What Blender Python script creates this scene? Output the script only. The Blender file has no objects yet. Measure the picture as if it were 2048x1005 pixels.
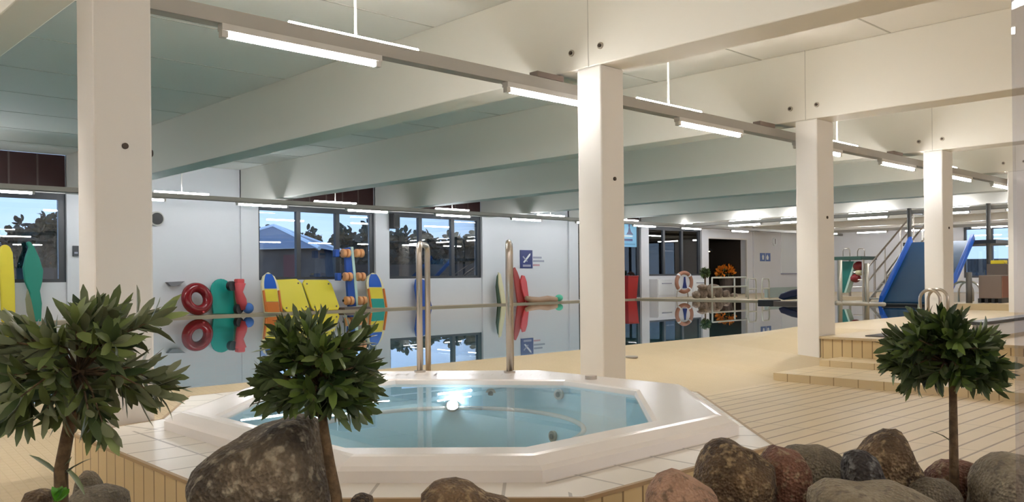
import bpy, bmesh, math, random
from mathutils import Vector, Matrix, noise

# ------------------------------------------------------------------ camera, sky, exposure
C = bpy.context.scene.collection
S = bpy.context.scene
H = 1.12                                    # eye height above the lower floor
FPX, YAW, ROLL, HZ = 1718.5, math.radians(46.407), math.radians(-0.566), 554.23
FW = Vector((math.cos(YAW), math.sin(YAW), 0)); RT0 = Vector((math.sin(YAW), -math.cos(YAW), 0)); UP0 = Vector((0, 0, 1))
RT = RT0*math.cos(ROLL) + UP0*math.sin(ROLL); UPV = -RT0*math.sin(ROLL) + UP0*math.cos(ROLL)
cam = bpy.data.objects.new('camera', bpy.data.cameras.new('camera')); C.objects.link(cam)
cam.matrix_world = Matrix(((RT.x, UPV.x, -FW.x, 0), (RT.y, UPV.y, -FW.y, 0), (RT.z, UPV.z, -FW.z, H), (0, 0, 0, 1)))
cam.data.sensor_width = 36; cam.data.lens = FPX/2048*36
cam.data.shift_y = (HZ-502.5)/2048; cam.data.clip_end = 400; cam.data.clip_start = 0.05
S.camera = cam
S.view_settings.view_transform = 'Standard'; S.view_settings.look = 'None'
S.view_settings.exposure = 0.18; S.view_settings.gamma = 1; S.view_settings.use_curve_mapping = False
TUBE = 105.0                                 # radiance of the fluorescent tubes
SKY = 1.6
S.cycles.use_denoising = True
S.cycles.max_bounces = 10; S.cycles.diffuse_bounces = 8; S.cycles.glossy_bounces = 5; S.cycles.transparent_max_bounces = 16
S.cycles.sample_clamp_indirect = 6
S.cycles.caustics_reflective = False; S.cycles.caustics_refractive = False

world = bpy.data.worlds.new('dusk_sky'); S.world = world; world.use_nodes = True
wn = world.node_tree.nodes; wl = world.node_tree.links; wn.clear()
wo = wn.new('ShaderNodeOutputWorld'); wb = wn.new('ShaderNodeBackground'); wr = wn.new('ShaderNodeValToRGB')
wt = wn.new('ShaderNodeTexCoord'); ws = wn.new('ShaderNodeSeparateXYZ'); wz = wn.new('ShaderNodeTexNoise')
wm = wn.new('ShaderNodeMapping'); wx = wn.new('ShaderNodeMixRGB')
wm.inputs['Scale'].default_value = (1.0, 1.0, 5.0); wz.inputs['Scale'].default_value = 2.2; wz.inputs['Detail'].default_value = 4
wl.new(wt.outputs['Generated'], ws.inputs[0]); wl.new(ws.outputs['Z'], wr.inputs[0])
wl.new(wt.outputs['Generated'], wm.inputs[0]); wl.new(wm.outputs[0], wz.inputs['Vector'])
wr.color_ramp.elements[0].position = 0.0; wr.color_ramp.elements[0].color = (0.45, 0.62, 0.90, 1)
wr.color_ramp.elements[1].position = 0.55; wr.color_ramp.elements[1].color = (0.30, 0.50, 0.88, 1)
wcr = wn.new('ShaderNodeValToRGB'); wcr.color_ramp.elements[0].position = 0.48; wcr.color_ramp.elements[1].position = 0.75
wcr.color_ramp.elements[0].color = (0, 0, 0, 1); wcr.color_ramp.elements[1].color = (0.6, 0.6, 0.6, 1)
wl.new(wz.outputs['Fac'], wcr.inputs[0])
wx.inputs[2].default_value = (0.62, 0.76, 0.95, 1); wl.new(wcr.outputs[0], wx.inputs[0]); wl.new(wr.outputs[0], wx.inputs[1])
wl.new(wx.outputs[0], wb.inputs[0]); wb.inputs[1].default_value = SKY; wl.new(wb.outputs[0], wo.inputs[0])

# ------------------------------------------------------------------ survey: a sight line of the photo met with a real plane
def sight(px, py): return FW + RT*((px-1024)/FPX) - UPV*((py-HZ)/FPX)
EYE = Vector((0, 0, H))
def atY(px, py, Y): d = sight(px, py); return EYE + d*(Y/d.y)
def atX(px, py, X): d = sight(px, py); return EYE + d*(X/d.x)
def atZ(px, py, z): d = sight(px, py); return EYE + d*((z-H)/d.z)
def atD(px, py, t): return EYE + sight(px, py)*t

# ------------------------------------------------------------------ materials
MATS = {}
def mat(name, col, rough=0.5, metal=0.0, spec=0.5, noise_amt=0.0, noise_scale=8.0, bump=0.0, emit=0.0, col2=None):
    if name in MATS: return MATS[name]
    m = bpy.data.materials.new(name); m.use_nodes = True; MATS[name] = m
    nt = m.node_tree; b = nt.nodes['Principled BSDF']
    b.inputs['Base Color'].default_value = (*col, 1); b.inputs['Roughness'].default_value = rough
    b.inputs['Metallic'].default_value = metal; b.inputs['Specular IOR Level'].default_value = spec
    if emit: b.inputs['Emission Color'].default_value = (*col, 1); b.inputs['Emission Strength'].default_value = emit
    if noise_amt or bump or col2:
        tc = nt.nodes.new('ShaderNodeNewGeometry'); nz = nt.nodes.new('ShaderNodeTexNoise')
        nz.inputs['Scale'].default_value = noise_scale; nz.inputs['Detail'].default_value = 5
        nt.links.new(tc.outputs['Position'], nz.inputs['Vector'])
        r = nt.nodes.new('ShaderNodeValToRGB'); nt.links.new(nz.outputs['Fac'], r.inputs[0])
        c2 = col2 or tuple(c*(1-noise_amt) for c in col)
        r.color_ramp.elements[0].position = 0.35; r.color_ramp.elements[1].position = 0.65
        r.color_ramp.elements[0].color = (*c2, 1); r.color_ramp.elements[1].color = (*col, 1)
        nt.links.new(r.outputs[0], b.inputs['Base Color'])
        if bump:
            bp = nt.nodes.new('ShaderNodeBump'); bp.inputs['Strength'].default_value = bump; bp.inputs['Distance'].default_value = 0.02
            nt.links.new(nz.outputs['Fac'], bp.inputs['Height']); nt.links.new(bp.outputs[0], b.inputs['Normal'])
    return m

def tile_mat(name, col, grout, w, h, mortar=0.006, rough=0.35, var=0.08, uv=True, offset=0.0):
    m = bpy.data.materials.new(name); m.use_nodes = True; MATS[name] = m
    nt = m.node_tree; b = nt.nodes['Principled BSDF']; b.inputs['Roughness'].default_value = rough
    br = nt.nodes.new('ShaderNodeTexBrick'); br.offset = offset; br.squash = 1
    br.inputs['Color1'].default_value = (*col, 1); br.inputs['Color2'].default_value = (*[c*(1-var) for c in col], 1)
    br.inputs['Mortar'].default_value = (*grout, 1); br.inputs['Scale'].default_value = 1
    br.inputs['Mortar Size'].default_value = mortar; br.inputs['Mortar Smooth'].default_value = 0.15
    br.inputs['Brick Width'].default_value = w; br.inputs['Row Height'].default_value = h
    if uv:
        t = nt.nodes.new('ShaderNodeUVMap'); nt.links.new(t.outputs[0], br.inputs['Vector'])
    else:
        t = nt.nodes.new('ShaderNodeNewGeometry'); nt.links.new(t.outputs['Position'], br.inputs['Vector'])
    nt.links.new(br.outputs['Color'], b.inputs['Base Color'])
    bp = nt.nodes.new('ShaderNodeBump'); bp.inputs['Strength'].default_value = 0.4; bp.inputs['Distance'].default_value = 0.004; bp.invert = True
    nt.links.new(br.outputs['Fac'], bp.inputs['Height']); nt.links.new(bp.outputs[0], b.inputs['Normal'])
    return m

def clear_mat(name, tint, ior=1.33, rough=0.0, gain=1.0, bump=0.0, bscale=2.0):
    m = bpy.data.materials.new(name); m.use_nodes = True; MATS[name] = m
    nt = m.node_tree; nt.nodes.clear()
    o = nt.nodes.new('ShaderNodeOutputMaterial'); mx = nt.nodes.new('ShaderNodeMixShader')
    tr = nt.nodes.new('ShaderNodeBsdfTransparent'); gl = nt.nodes.new('ShaderNodeBsdfGlossy'); fr = nt.nodes.new('ShaderNodeFresnel')
    tr.inputs[0].default_value = (*tint, 1); gl.inputs['Roughness'].default_value = rough; gl.inputs[0].default_value = (1, 1, 1, 1)
    fr.inputs['IOR'].default_value = ior
    mu = nt.nodes.new('ShaderNodeMath'); mu.operation = 'MULTIPLY'; mu.use_clamp = True; mu.inputs[1].default_value = gain
    nt.links.new(fr.outputs[0], mu.inputs[0]); nt.links.new(mu.outputs[0], mx.inputs[0])
    nt.links.new(tr.outputs[0], mx.inputs[1]); nt.links.new(gl.outputs[0], mx.inputs[2]); nt.links.new(mx.outputs[0], o.inputs[0])
    if bump:
        g = nt.nodes.new('ShaderNodeNewGeometry'); nz = nt.nodes.new('ShaderNodeTexNoise'); nz.inputs['Scale'].default_value = bscale; nz.inputs['Detail'].default_value = 1
        nt.links.new(g.outputs['Position'], nz.inputs['Vector'])
        bp = nt.nodes.new('ShaderNodeBump'); bp.inputs['Strength'].default_value = bump; bp.inputs['Distance'].default_value = 0.01
        nt.links.new(nz.outputs['Fac'], bp.inputs['Height'])
        nt.links.new(bp.outputs[0], gl.inputs['Normal']); nt.links.new(bp.outputs[0], fr.inputs['Normal'])
    return m

M_WALL = mat('white_wall_paint', (0.74, 0.745, 0.78), 0.55)
M_CEIL = mat('ceiling_paint', (0.86, 0.84, 0.80), 0.7)
M_COL = mat('cream_paint', (0.77, 0.745, 0.715), 0.5)
M_BEAM = mat('beam_paint', (0.80, 0.775, 0.715), 0.6)
M_TILE = tile_mat('tan_riser_tile', (0.62, 0.48, 0.27), (0.24, 0.16, 0.08), 0.118, 0.60, 0.006, 0.35, 0.10)
M_STEP = tile_mat('tan_step_tile', (0.64, 0.52, 0.33), (0.34, 0.25, 0.14), 0.25, 0.40, 0.006, 0.4, 0.08)
M_LEDGE = tile_mat('white_ledge_tile', (0.74, 0.70, 0.64), (0.36, 0.33, 0.30), 0.24, 0.245, 0.007, 0.3, 0.05)
M_DARK = mat('dark_window_frame', (0.035, 0.04, 0.05), 0.4)
M_MAROON = mat('maroon_panel', (0.035, 0.008, 0.008), 0.35)
M_PJOINT = mat('panel_joint', (0.09, 0.06, 0.055), 0.5)
M_GLASS = clear_mat('window_glass', (0.90, 0.93, 0.95), 1.5, 0.0, 1.6)
M_SCREEN = clear_mat('screen_glass', (0.85, 0.85, 0.89), 1.45, 0.0, 1.0)
M_WATER = clear_mat('pool_water', (0.72, 0.90, 0.91), 1.33, 0.0, 1.25, 0.02, 1.2)
M_TUBW = clear_mat('tub_water', (0.90, 0.98, 1.0), 1.33, 0.0, 1.0, 0.03, 2.5)
M_POOL = tile_mat('pool_tile', (0.42, 0.66, 0.68), (0.5, 0.62, 0.62), 0.25, 0.125, 0.006, 0.3, 0.08)
M_ACRYL = mat('white_acrylic', (0.90, 0.865, 0.855), 0.22)
M_ACRYLB = mat('pale_blue_acrylic', (0.56, 0.84, 1.0), 0.25)
M_STEEL = mat('brushed_steel', (0.50, 0.45, 0.40), 0.28, 1.0)
M_TRAY = mat('grey_tray', (0.36, 0.34, 0.31), 0.45, 0.3)
M_HOUSE = mat('lamp_housing', (0.55, 0.53, 0.50), 0.4)
M_TUBE = mat('lit_tube', (1.0, 0.965, 0.93), 0.5, emit=TUBE)
M_TUBEUP = mat('lit_tube_warm', (1.0, 0.93, 0.82), 0.5, emit=TUBE*2.2)
M_TUBEUF = mat('lit_tube_far_up', (0.97, 0.97, 0.97), 0.5, emit=TUBE*0.5)
M_TUBEF = mat('lit_tube_cool', (0.93, 0.96, 1.0), 0.5, emit=TUBE*0.85)
M_BLACK = mat('black_plastic', (0.012, 0.012, 0.014), 0.4)
M_BOLT = mat('dark_bolt', (0.05, 0.035, 0.025), 0.4, 0.6)
M_BOLTR = mat('bolt_washer', (0.42, 0.38, 0.32), 0.4, 0.6)
M_YEL = mat('yellow_foam', (0.80, 0.64, 0.035), 0.5, noise_amt=0.06, noise_scale=3)
M_YELM = mat('yellow_mat', (0.82, 0.68, 0.05), 0.5)
M_GRN = mat('green_foam', (0.0, 0.20, 0.14), 0.5)
M_TEAL = mat('teal_foam', (0.0, 0.30, 0.25), 0.5)
M_RED = mat('red_vinyl', (0.21, 0.006, 0.010), 0.18)
M_CORAL = mat('coral_foam', (0.60, 0.07, 0.08), 0.5)
M_BLUE = mat('blue_foam', (0.01, 0.07, 0.36), 0.45)
M_BBLUE = mat('bright_blue_plastic', (0.01, 0.10, 0.50), 0.3)
M_DBLUE = mat('deep_blue_plastic', (0.008, 0.055, 0.13), 0.35)
M_NAVY = mat('navy_plastic', (0.008, 0.01, 0.05), 0.35)
M_ORG = mat('orange_foam', (0.62, 0.16, 0.012), 0.5)
M_ROLL = mat('peach_roller', (0.80, 0.38, 0.16), 0.5)
M_CREAM = mat('cream_foam', (0.80, 0.72, 0.45), 0.5)
M_MINT = mat('mint_edge', (0.55, 0.75, 0.68), 0.5)
M_SIGNB = mat('navy_sign', (0.015, 0.03, 0.16), 0.3)
M_SIGNL = mat('light_blue_sign', (0.16, 0.46, 0.72), 0.3)
M_SIGNM = mat('mid_blue_sign', (0.10, 0.17, 0.42), 0.4)
M_WHITE = mat('white_print', (0.80, 0.82, 0.84), 0.4)
M_GREYP = mat('grey_print', (0.32, 0.33, 0.42), 0.5)
M_BARK = mat('bark', (0.16, 0.10, 0.05), 0.8, noise_amt=0.5, noise_scale=60, bump=0.4)
M_WOODB = mat('brown_board', (0.16, 0.12, 0.10), 0.6)
M_RUST = mat('rust_board', (0.24, 0.10, 0.07), 0.6)
M_SAND = mat('tan_foam', (0.46, 0.30, 0.20), 0.6)
M_SOIL = mat('dark_soil', (0.05, 0.035, 0.022), 0.95, noise_amt=0.6, noise_scale=60, bump=0.8)
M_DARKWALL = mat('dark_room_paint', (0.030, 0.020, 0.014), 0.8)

def leaf_mat(name, c1, c2, back):
    m = bpy.data.materials.new(name); m.use_nodes = True; nt = m.node_tree; b = nt.nodes['Principled BSDF']
    oi = nt.nodes.new('ShaderNodeNewGeometry'); r = nt.nodes.new('ShaderNodeValToRGB')
    nt.links.new(oi.outputs['Random Per Island'], r.inputs[0])
    r.color_ramp.elements[0].color = (*c1, 1); r.color_ramp.elements[1].color = (*c2, 1)
    mx = nt.nodes.new('ShaderNodeMixRGB'); mx.inputs[2].default_value = (*back, 1)
    nt.links.new(oi.outputs['Backfacing'], mx.inputs[0]); nt.links.new(r.outputs[0], mx.inputs[1])
    nt.links.new(mx.outputs[0], b.inputs['Base Color']); b.inputs['Roughness'].default_value = 0.38
    return m
M_LEAFA = leaf_mat('bay_leaf', (0.012, 0.032, 0.010), (0.13, 0.20, 0.04), (0.10, 0.14, 0.06))
M_LEAFB = leaf_mat('olive_leaf', (0.022, 0.045, 0.018), (0.24, 0.31, 0.10), (0.20, 0.23, 0.13))

def rock_mat(name, a, b_, c, scale=9):
    m = bpy.data.materials.new(name); m.use_nodes = True; nt = m.node_tree; b = nt.nodes['Principled BSDF']
    g = nt.nodes.new('ShaderNodeTexCoord'); n1 = nt.nodes.new('ShaderNodeTexNoise'); n2 = nt.nodes.new('ShaderNodeTexNoise'); vo = nt.nodes.new('ShaderNodeTexVoronoi')
    for n, s in ((n1, scale), (n2, scale*5), (vo, scale*14)):
        n.inputs['Scale'].default_value = s; nt.links.new(g.outputs['Object'], n.inputs['Vector'])
    n1.inputs['Detail'].default_value = 8; n2.inputs['Detail'].default_value = 6
    r = nt.nodes.new('ShaderNodeValToRGB'); nt.links.new(n1.outputs['Fac'], r.inputs[0])
    r.color_ramp.elements[0].position = 0.36; r.color_ramp.elements[1].position = 0.64
    r.color_ramp.elements[0].color = (*a, 1); r.color_ramp.elements[1].color = (*b_, 1)
    mx = nt.nodes.new('ShaderNodeMixRGB'); r2 = nt.nodes.new('ShaderNodeValToRGB'); nt.links.new(n2.outputs['Fac'], r2.inputs[0])
    r2.color_ramp.elements[0].position = 0.52; r2.color_ramp.elements[1].position = 0.66
    nt.links.new(r2.outputs[0], mx.inputs[0]); nt.links.new(r.outputs[0], mx.inputs[1]); mx.inputs[2].default_value = (*c, 1)
    nt.links.new(mx.outputs[0], b.inputs['Base Color']); b.inputs['Roughness'].default_value = 0.75
    bp = nt.nodes.new('ShaderNodeBump'); bp.inputs['Strength'].default_value = 0.7; bp.inputs['Distance'].default_value = 0.012
    ad = nt.nodes.new('ShaderNodeMath'); nt.links.new(n2.outputs['Fac'], ad.inputs[0]); nt.links.new(vo.outputs['Distance'], ad.inputs[1])
    nt.links.new(ad.outputs[0], bp.inputs['Height']); nt.links.new(bp.outputs[0], b.inputs['Normal'])
    return m

def rib_mat(name, col, line, pitch, pitch2, wline, faint):
    m = bpy.data.materials.new(name); m.use_nodes = True; MATS[name] = m
    nt = m.node_tree; b = nt.nodes['Principled BSDF']; b.inputs['Roughness'].default_value = 0.42
    g = nt.nodes.new('ShaderNodeNewGeometry'); sp = nt.nodes.new('ShaderNodeSeparateXYZ'); nt.links.new(g.outputs['Position'], sp.inputs[0])
    def lines(out, p, w):
        a = nt.nodes.new('ShaderNodeMath'); a.operation = 'PINGPONG'; a.inputs[1].default_value = p/2; nt.links.new(out, a.inputs[0])
        r = nt.nodes.new('ShaderNodeMapRange'); r.inputs['From Min'].default_value = w*0.5; r.inputs['From Max'].default_value = w
        r.inputs['To Min'].default_value = 1; r.inputs['To Max'].default_value = 0; nt.links.new(a.outputs[0], r.inputs['Value']); return r.outputs[0]
    la = lines(sp.outputs['Y'], pitch, wline); lb = lines(sp.outputs['X'], pitch2, wline)
    sc = nt.nodes.new('ShaderNodeMath'); sc.operation = 'MULTIPLY'; sc.inputs[1].default_value = faint; nt.links.new(lb, sc.inputs[0])
    mxm = nt.nodes.new('ShaderNodeMath'); mxm.operation = 'MAXIMUM'; nt.links.new(la, mxm.inputs[0]); nt.links.new(sc.outputs[0], mxm.inputs[1])
    nz = nt.nodes.new('ShaderNodeTexNoise'); nz.inputs['Scale'].default_value = 3; nt.links.new(g.outputs['Position'], nz.inputs['Vector'])
    c0 = nt.nodes.new('ShaderNodeMixRGB'); c0.inputs[1].default_value = (*col, 1); c0.inputs[2].default_value = (*[c*0.86 for c in col], 1); nt.links.new(nz.outputs['Fac'], c0.inputs[0])
    mx = nt.nodes.new('ShaderNodeMixRGB'); nt.links.new(mxm.outputs[0], mx.inputs[0]); nt.links.new(c0.outputs[0], mx.inputs[1]); mx.inputs[2].default_value = (*line, 1)
    nt.links.new(mx.outputs[0], b.inputs['Base Color'])
    bp = nt.nodes.new('ShaderNodeBump'); bp.invert = True; bp.inputs['Strength'].default_value = 0.5; bp.inputs['Distance'].default_value = 0.004
    nt.links.new(mxm.outputs[0], bp.inputs['Height']); nt.links.new(bp.outputs[0], b.inputs['Normal'])
    return m
M_RIB = rib_mat('ribbed_floor_tile', (0.60, 0.48, 0.31), (0.22, 0.155, 0.09), 0.145, 0.97, 0.0105, 0.5)
M_FINE = rib_mat('fine_floor_tile', (0.56, 0.45, 0.29), (0.50, 0.40, 0.25), 0.05, 0.05, 0.004, 0.9)

# ------------------------------------------------------------------ mesh builder
class MB:
    def __init__(s): s.bm = bmesh.new(); s.uv = s.bm.loops.layers.uv.new('UVMap')
    def box(s, lo, hi, bevel=0.0, rot=None, piv=None):
        r = bmesh.ops.create_cube(s.bm, size=1); vs = r['verts']
        lo, hi = Vector(lo), Vector(hi); c = (lo+hi)/2; d = hi-lo
        for v in vs: v.co = Vector((v.co.x*d.x, v.co.y*d.y, v.co.z*d.z)) + c
        if bevel:
            es = {e for v in vs for e in v.link_edges}
            r2 = bmesh.ops.bevel(s.bm, geom=list(es), offset=bevel, segments=2, affect='EDGES', profile=0.5)
            vs = list({v for f in r2['faces'] for v in f.verts} | {v for v in vs if v.is_valid})
        if rot is not None:
            p = piv if piv is not None else c
            for v in vs: v.co = rot @ (v.co-p) + p
        return vs
    def tube(s, pts, rad, n=10, cap=True, closed=False):
        pts = [Vector(p) for p in pts]; k = len(pts); rads = rad if isinstance(rad, (list, tuple)) else [rad]*k
        rings = []; prev = None
        for i, p in enumerate(pts):
            if closed: t = (pts[(i+1) % k]-pts[i-1]).normalized()
            elif i == 0: t = (pts[1]-p).normalized()
            elif i == k-1: t = (p-pts[-2]).normalized()
            else: t = ((pts[i+1]-p).normalized()+(p-pts[i-1]).normalized()).normalized()
            if prev is None:
                a = Vector((0, 0, 1)) if abs(t.z) < 0.9 else Vector((1, 0, 0)); x = t.cross(a).normalized()
            else: x = (prev-t*prev.dot(t)).normalized()
            prev = x; y = t.cross(x)
            rings.append([s.bm.verts.new(p+(x*math.cos(2*math.pi*j/n)+y*math.sin(2*math.pi*j/n))*rads[i]) for j in range(n)])
        m = k if closed else k-1
        for i in range(m):
            A, B = rings[i], rings[(i+1) % k]
            for j in range(n): s.bm.faces.new((A[j], A[(j+1) % n], B[(j+1) % n], B[j]))
        if cap and not closed: s.bm.faces.new(rings[0][::-1]); s.bm.faces.new(rings[-1])
    def rings(s, rs, cap0=False, cap1=False):
        R = [[s.bm.verts.new(Vector(p)) for p in r] for r in rs]; n = len(R[0])
        for A, B in zip(R, R[1:]):
            for j in range(n): s.bm.faces.new((A[j], A[(j+1) % n], B[(j+1) % n], B[j]))
        if cap0: s.bm.faces.new(R[0][::-1])
        if cap1: s.bm.faces.new(R[-1])
    def slab(s, outline, thick):
        """outline: world points in one plane; extruded by the vector thick"""
        a = [s.bm.verts.new(Vector(p)) for p in outline]; b = [s.bm.verts.new(Vector(p)+Vector(thick)) for p in outline]; n = len(a)
        s.bm.faces.new(a); s.bm.faces.new(b[::-1])
        for i in range(n): s.bm.faces.new((a[i], b[i], b[(i+1) % n], a[(i+1) % n]))
    def quad(s, a, b, c, d, uvs=None):
        f = s.bm.faces.new([s.bm.verts.new(Vector(p)) for p in (a, b, c, d)])
        if uvs:
            for l, u in zip(f.loops, uvs): l[s.uv].uv = u
        return f
    def ball(s, c, r, sub=3, sc=(1, 1, 1)):
        v = bmesh.ops.create_icosphere(s.bm, subdivisions=sub, radius=r)['verts']
        for q in v: q.co = Vector((q.co.x*sc[0], q.co.y*sc[1], q.co.z*sc[2])) + Vector(c)
        return v
    def torus(s, c, axis, R, r, n=48, m=18):
        axis = Vector(axis).normalized(); a = Vector((0, 0, 1)) if abs(axis.z) < 0.9 else Vector((1, 0, 0))
        x = axis.cross(a).normalized(); y = axis.cross(x)
        s.tube([Vector(c)+(x*math.cos(2*math.pi*i/n)+y*math.sin(2*math.pi*i/n))*R for i in range(n)], r, m, closed=True)
    def disc(s, c, axis, r, h, n=24):
        axis = Vector(axis).normalized(); s.tube([Vector(c)-axis*h/2, Vector(c)+axis*h/2], r, n)
    def boxuv(s):
        for f in s.bm.faces:
            nrm = f.normal
            for l in f.loops:
                p = l.vert.co
                if abs(nrm.z) > 0.7: l[s.uv].uv = (p.x, p.y)
                else:
                    t = Vector((-nrm.y, nrm.x, 0)).normalized(); l[s.uv].uv = (p.dot(t), p.z+5)
    def build(s, name, m, parent=None, smooth=False, bevel=0.0, uv=False, fix=True):
        if fix: bmesh.ops.recalc_face_normals(s.bm, faces=s.bm.faces)
        s.bm.normal_update()
        if uv: s.boxuv()
        base = Vector((0, 0, 0))
        if parent is not None:
            q = parent
            while q is not None: base += q.location; q = q.parent
        else:
            vs = s.bm.verts; xs = [v.co.x for v in vs]; ys = [v.co.y for v in vs]; zs = [v.co.z for v in vs]
            base = Vector(((min(xs)+max(xs))/2, (min(ys)+max(ys))/2, min(zs)))
        for v in s.bm.verts: v.co -= base
        me = bpy.data.meshes.new(name); s.bm.to_mesh(me); s.bm.free()
        me.materials.append(m)
        if smooth:
            for p in me.polygons: p.use_smooth = True
        o = bpy.data.objects.new(name, me); C.objects.link(o)
        if parent is not None: o.parent = parent
        else: o.location = base
        if bevel:
            b = o.modifiers.new('bevel', 'BEVEL'); b.width = bevel; b.segments = 2; b.limit_method = 'ANGLE'
        return o
def tag(o, label, cat, group=None):
    o['label'] = label; o['category'] = cat
    if group: o['group'] = group
    return o
def thing(name, label, cat, loc, group=None):
    o = bpy.data.objects.new(name, None); o.empty_display_size = 0.1; C.objects.link(o); o.location = loc
    return tag(o, label, cat, group)
def struct(o): o['kind'] = 'structure'; return o
def B(lo, hi, name, m, parent=None, bevel=0.0, uv=False):
    mb = MB(); mb.box(lo, hi); return mb.build(name, m, parent, bevel=bevel, uv=uv)
def dup(root, loc, label=None, group=None, rotz=None):
    r = root.copy(); C.objects.link(r); r.location = loc
    if rotz is not None: r.rotation_euler = (0, 0, rotz)
    if label: r['label'] = label
    if group: r['group'] = group
    for ch in list(root.children):
        c = ch.copy(); C.objects.link(c); c.parent = r
        for g in list(ch.children):
            d = g.copy(); C.objects.link(d); d.parent = c
    return r

# ------------------------------------------------------------------ the hall
YW = 19.78                    # window wall
CZ = 3.80                     # ceiling
BZ = 2.97                     # underside of beams
XE = 37.6                     # end wall
XL, YB = -6.0, -5.0
ZW, ZD = 0.262, 0.30          # water, far deck
PX0, PX1, PY0, PY1 = -0.8, 24.3, 6.65, 19.2
BAY = 3.93
GRID = [1.68 + BAY*k - (0.0 if k else 0.1) for k in range(-1, 10)]
GRID = [5.74 + BAY*k for k in range(-3, 9)]      # beam lines (left face of each beam)
GRID[2] = 1.56

def ramp(x, y):
    t = min(1, max(0, (x-8.3)/1.37)); y0 = 4.6-1.2*t
    z = 0.27*min(1, max(0, (y-y0)/(6.65-y0)))
    if x > 9.67 and y > 4.86:
        w = min(1, (x-9.67)/1.6); zt = 0.27+0.107*min(1, max(0, (6.62-y)/0.6))
        z = z*(1-w)+zt*w
    return z
mb = MB()
xs = [XL, -2, 0, 1.3, 3, 5, 6.5, 7.5, 8.0, 8.3, 8.7, 9.1, 9.4, 9.67, 10.0, 10.4, 10.8, 11.27, 12, 14, 18, PX1, 26, 30, XE]
ys = [YB, -2, 0, 2, 3.0, 3.4, 3.8, 4.2, 4.6, 4.86, 4.88, 5.2, 5.6, 6.02, 6.3, PY0]
V = [[mb.bm.verts.new((x, y, ramp(x, y))) for y in ys] for x in xs]
for i in range(len(xs)-1):
    for j in range(len(ys)-1):
        if ys[j] < 4.5 and (xs[i] < 8.2 or ys[j] < 3.0): mb.bm.faces.new((V[i][j], V[i+1][j], V[i+1][j+1], V[i][j+1]))
for v in [v for v in mb.bm.verts if not v.link_faces]: mb.bm.verts.remove(v)
struct(mb.build('floor', M_RIB))
mb = MB(); V = [[mb.bm.verts.new((x, y, ramp(x, y))) for y in ys] for x in xs]
for i in range(len(xs)-1):
    for j in range(len(ys)-1):
        if not (ys[j] < 4.5 and (xs[i] < 8.2 or ys[j] < 3.0)): mb.bm.faces.new((V[i][j], V[i+1][j], V[i+1][j+1], V[i][j+1]))
for v in [v for v in mb.bm.verts if not v.link_faces]: mb.bm.verts.remove(v)
struct(mb.build('floor_ramp', M_FINE))
mb = MB()
mb.box((XL, PY1, -0.1), (XE, YW, ZD)); mb.box((PX1, PY0, -0.1), (XE, PY1, ZD)); mb.box((XL, PY0, -0.1), (PX0, PY1, ZD-0.03))
struct(mb.build('floor_pool_deck', M_FINE))
M_KERB = mat('pool_kerb', (0.40, 0.32, 0.22), 0.5)
mb = MB(); mb.box((PX0, PY1-0.07, 0.2), (PX1, PY1, ZD+0.004)); mb.box((PX1-0.07, PY0+0.1, 0.2), (PX1, PY1-0.07, ZD+0.004))
struct(mb.build('trim_pool_edge', M_KERB))
# pool basin and water
mb = MB(); zb = -1.3
mb.quad((PX0, PY0, zb), (PX1, PY0, zb), (PX1, PY1, zb), (PX0, PY1, zb))
for a, b in (((PX0, PY0), (PX1, PY0)), ((PX1, PY0), (PX1, PY1)), ((PX1, PY1), (PX0, PY1)), ((PX0, PY1), (PX0, PY0))):
    mb.quad((*a, zb), (*b, zb), (*b, 0.262), (*a, 0.262))
struct(mb.build('floor_pool_basin', M_POOL, uv=True))
M_POOLFILL = mat('pool_fill_glass', (0.90, 1.0, 0.93), 0.3, emit=34)  # unseen lamps added under water to brighten the ceiling over the pool
for k in range(8):
    x = 0.8+3.0*k; t = thing('pool_fill_lamp', 'unseen round underwater lamp added in the near pool wall for fill light', 'lamp', (x, PY0, -0.5), 'added underwater pool lamps')
    m2 = MB(); m2.disc((x, PY0+0.02, -0.5), (0, 1, 0), 0.16, 0.04, 28); m2.build('rim', M_STEEL, t); m2 = MB(); m2.disc((x, PY0+0.045, -0.5), (0, 1, 0), 0.135, 0.02, 28); m2.build('lamp_lens', M_POOLFILL, t)
mb = MB(); mb.quad((PX0, PY0, ZW), (PX1, PY0, ZW), (PX1, PY1, ZW), (PX0, PY1, ZW))
o = struct(mb.build('pool_water', M_WATER)); o['label'] = 'calm mirror-like water filling the long swimming pool'; o['category'] = 'water'

# ceiling with panel joints, beams, columns
mb = MB(); mb.box((XL, YB, CZ), (XE, YW, CZ+0.1)); struct(mb.build('ceiling', M_CEIL))
M_SEAM = mat('ceiling_joint', (0.56, 0.54, 0.50), 0.8)
mb = MB()
for y in [4.0, 5.6, 7.2, 8.8, 10.4, 12.0, 13.6, 15.2, 16.8, 18.4, 2.4, 0.8]: mb.box((XL, y, CZ-0.004), (XE, y+0.02, CZ+0.01))
struct(mb.build('trim_ceiling_joints', M_SEAM))
beamsB = []
for i, x in enumerate(GRID):
    x0 = x if i != 2 else 1.54
    mb = MB(); mb.box((x0, YB, BZ), (x0+(0.40 if i != 2 else 0.3), YW, CZ))
    b = struct(mb.build('beam', M_BEAM, bevel=0.012))
    mb = MB(); mb.box((x0-0.003, 5.02, BZ), (x0+0.002, 5.028, CZ)); mb.build('beam_joint', M_SEAM, b)
    if i >= 3:
        for yy in (4.86, 5.20):
            mb = MB(); mb.disc((x0-0.004, yy+0.02, BZ+0.16), (1, 0, 0), 0.030, 0.014); wsh = mb.build('washer', M_BOLTR, b)
            mb = MB(); mb.disc((x0-0.014, yy+0.02, BZ+0.16), (1, 0, 0), 0.017, 0.02, 6); mb.build('bolt', M_BOLT, wsh)
YC = 4.88
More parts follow.
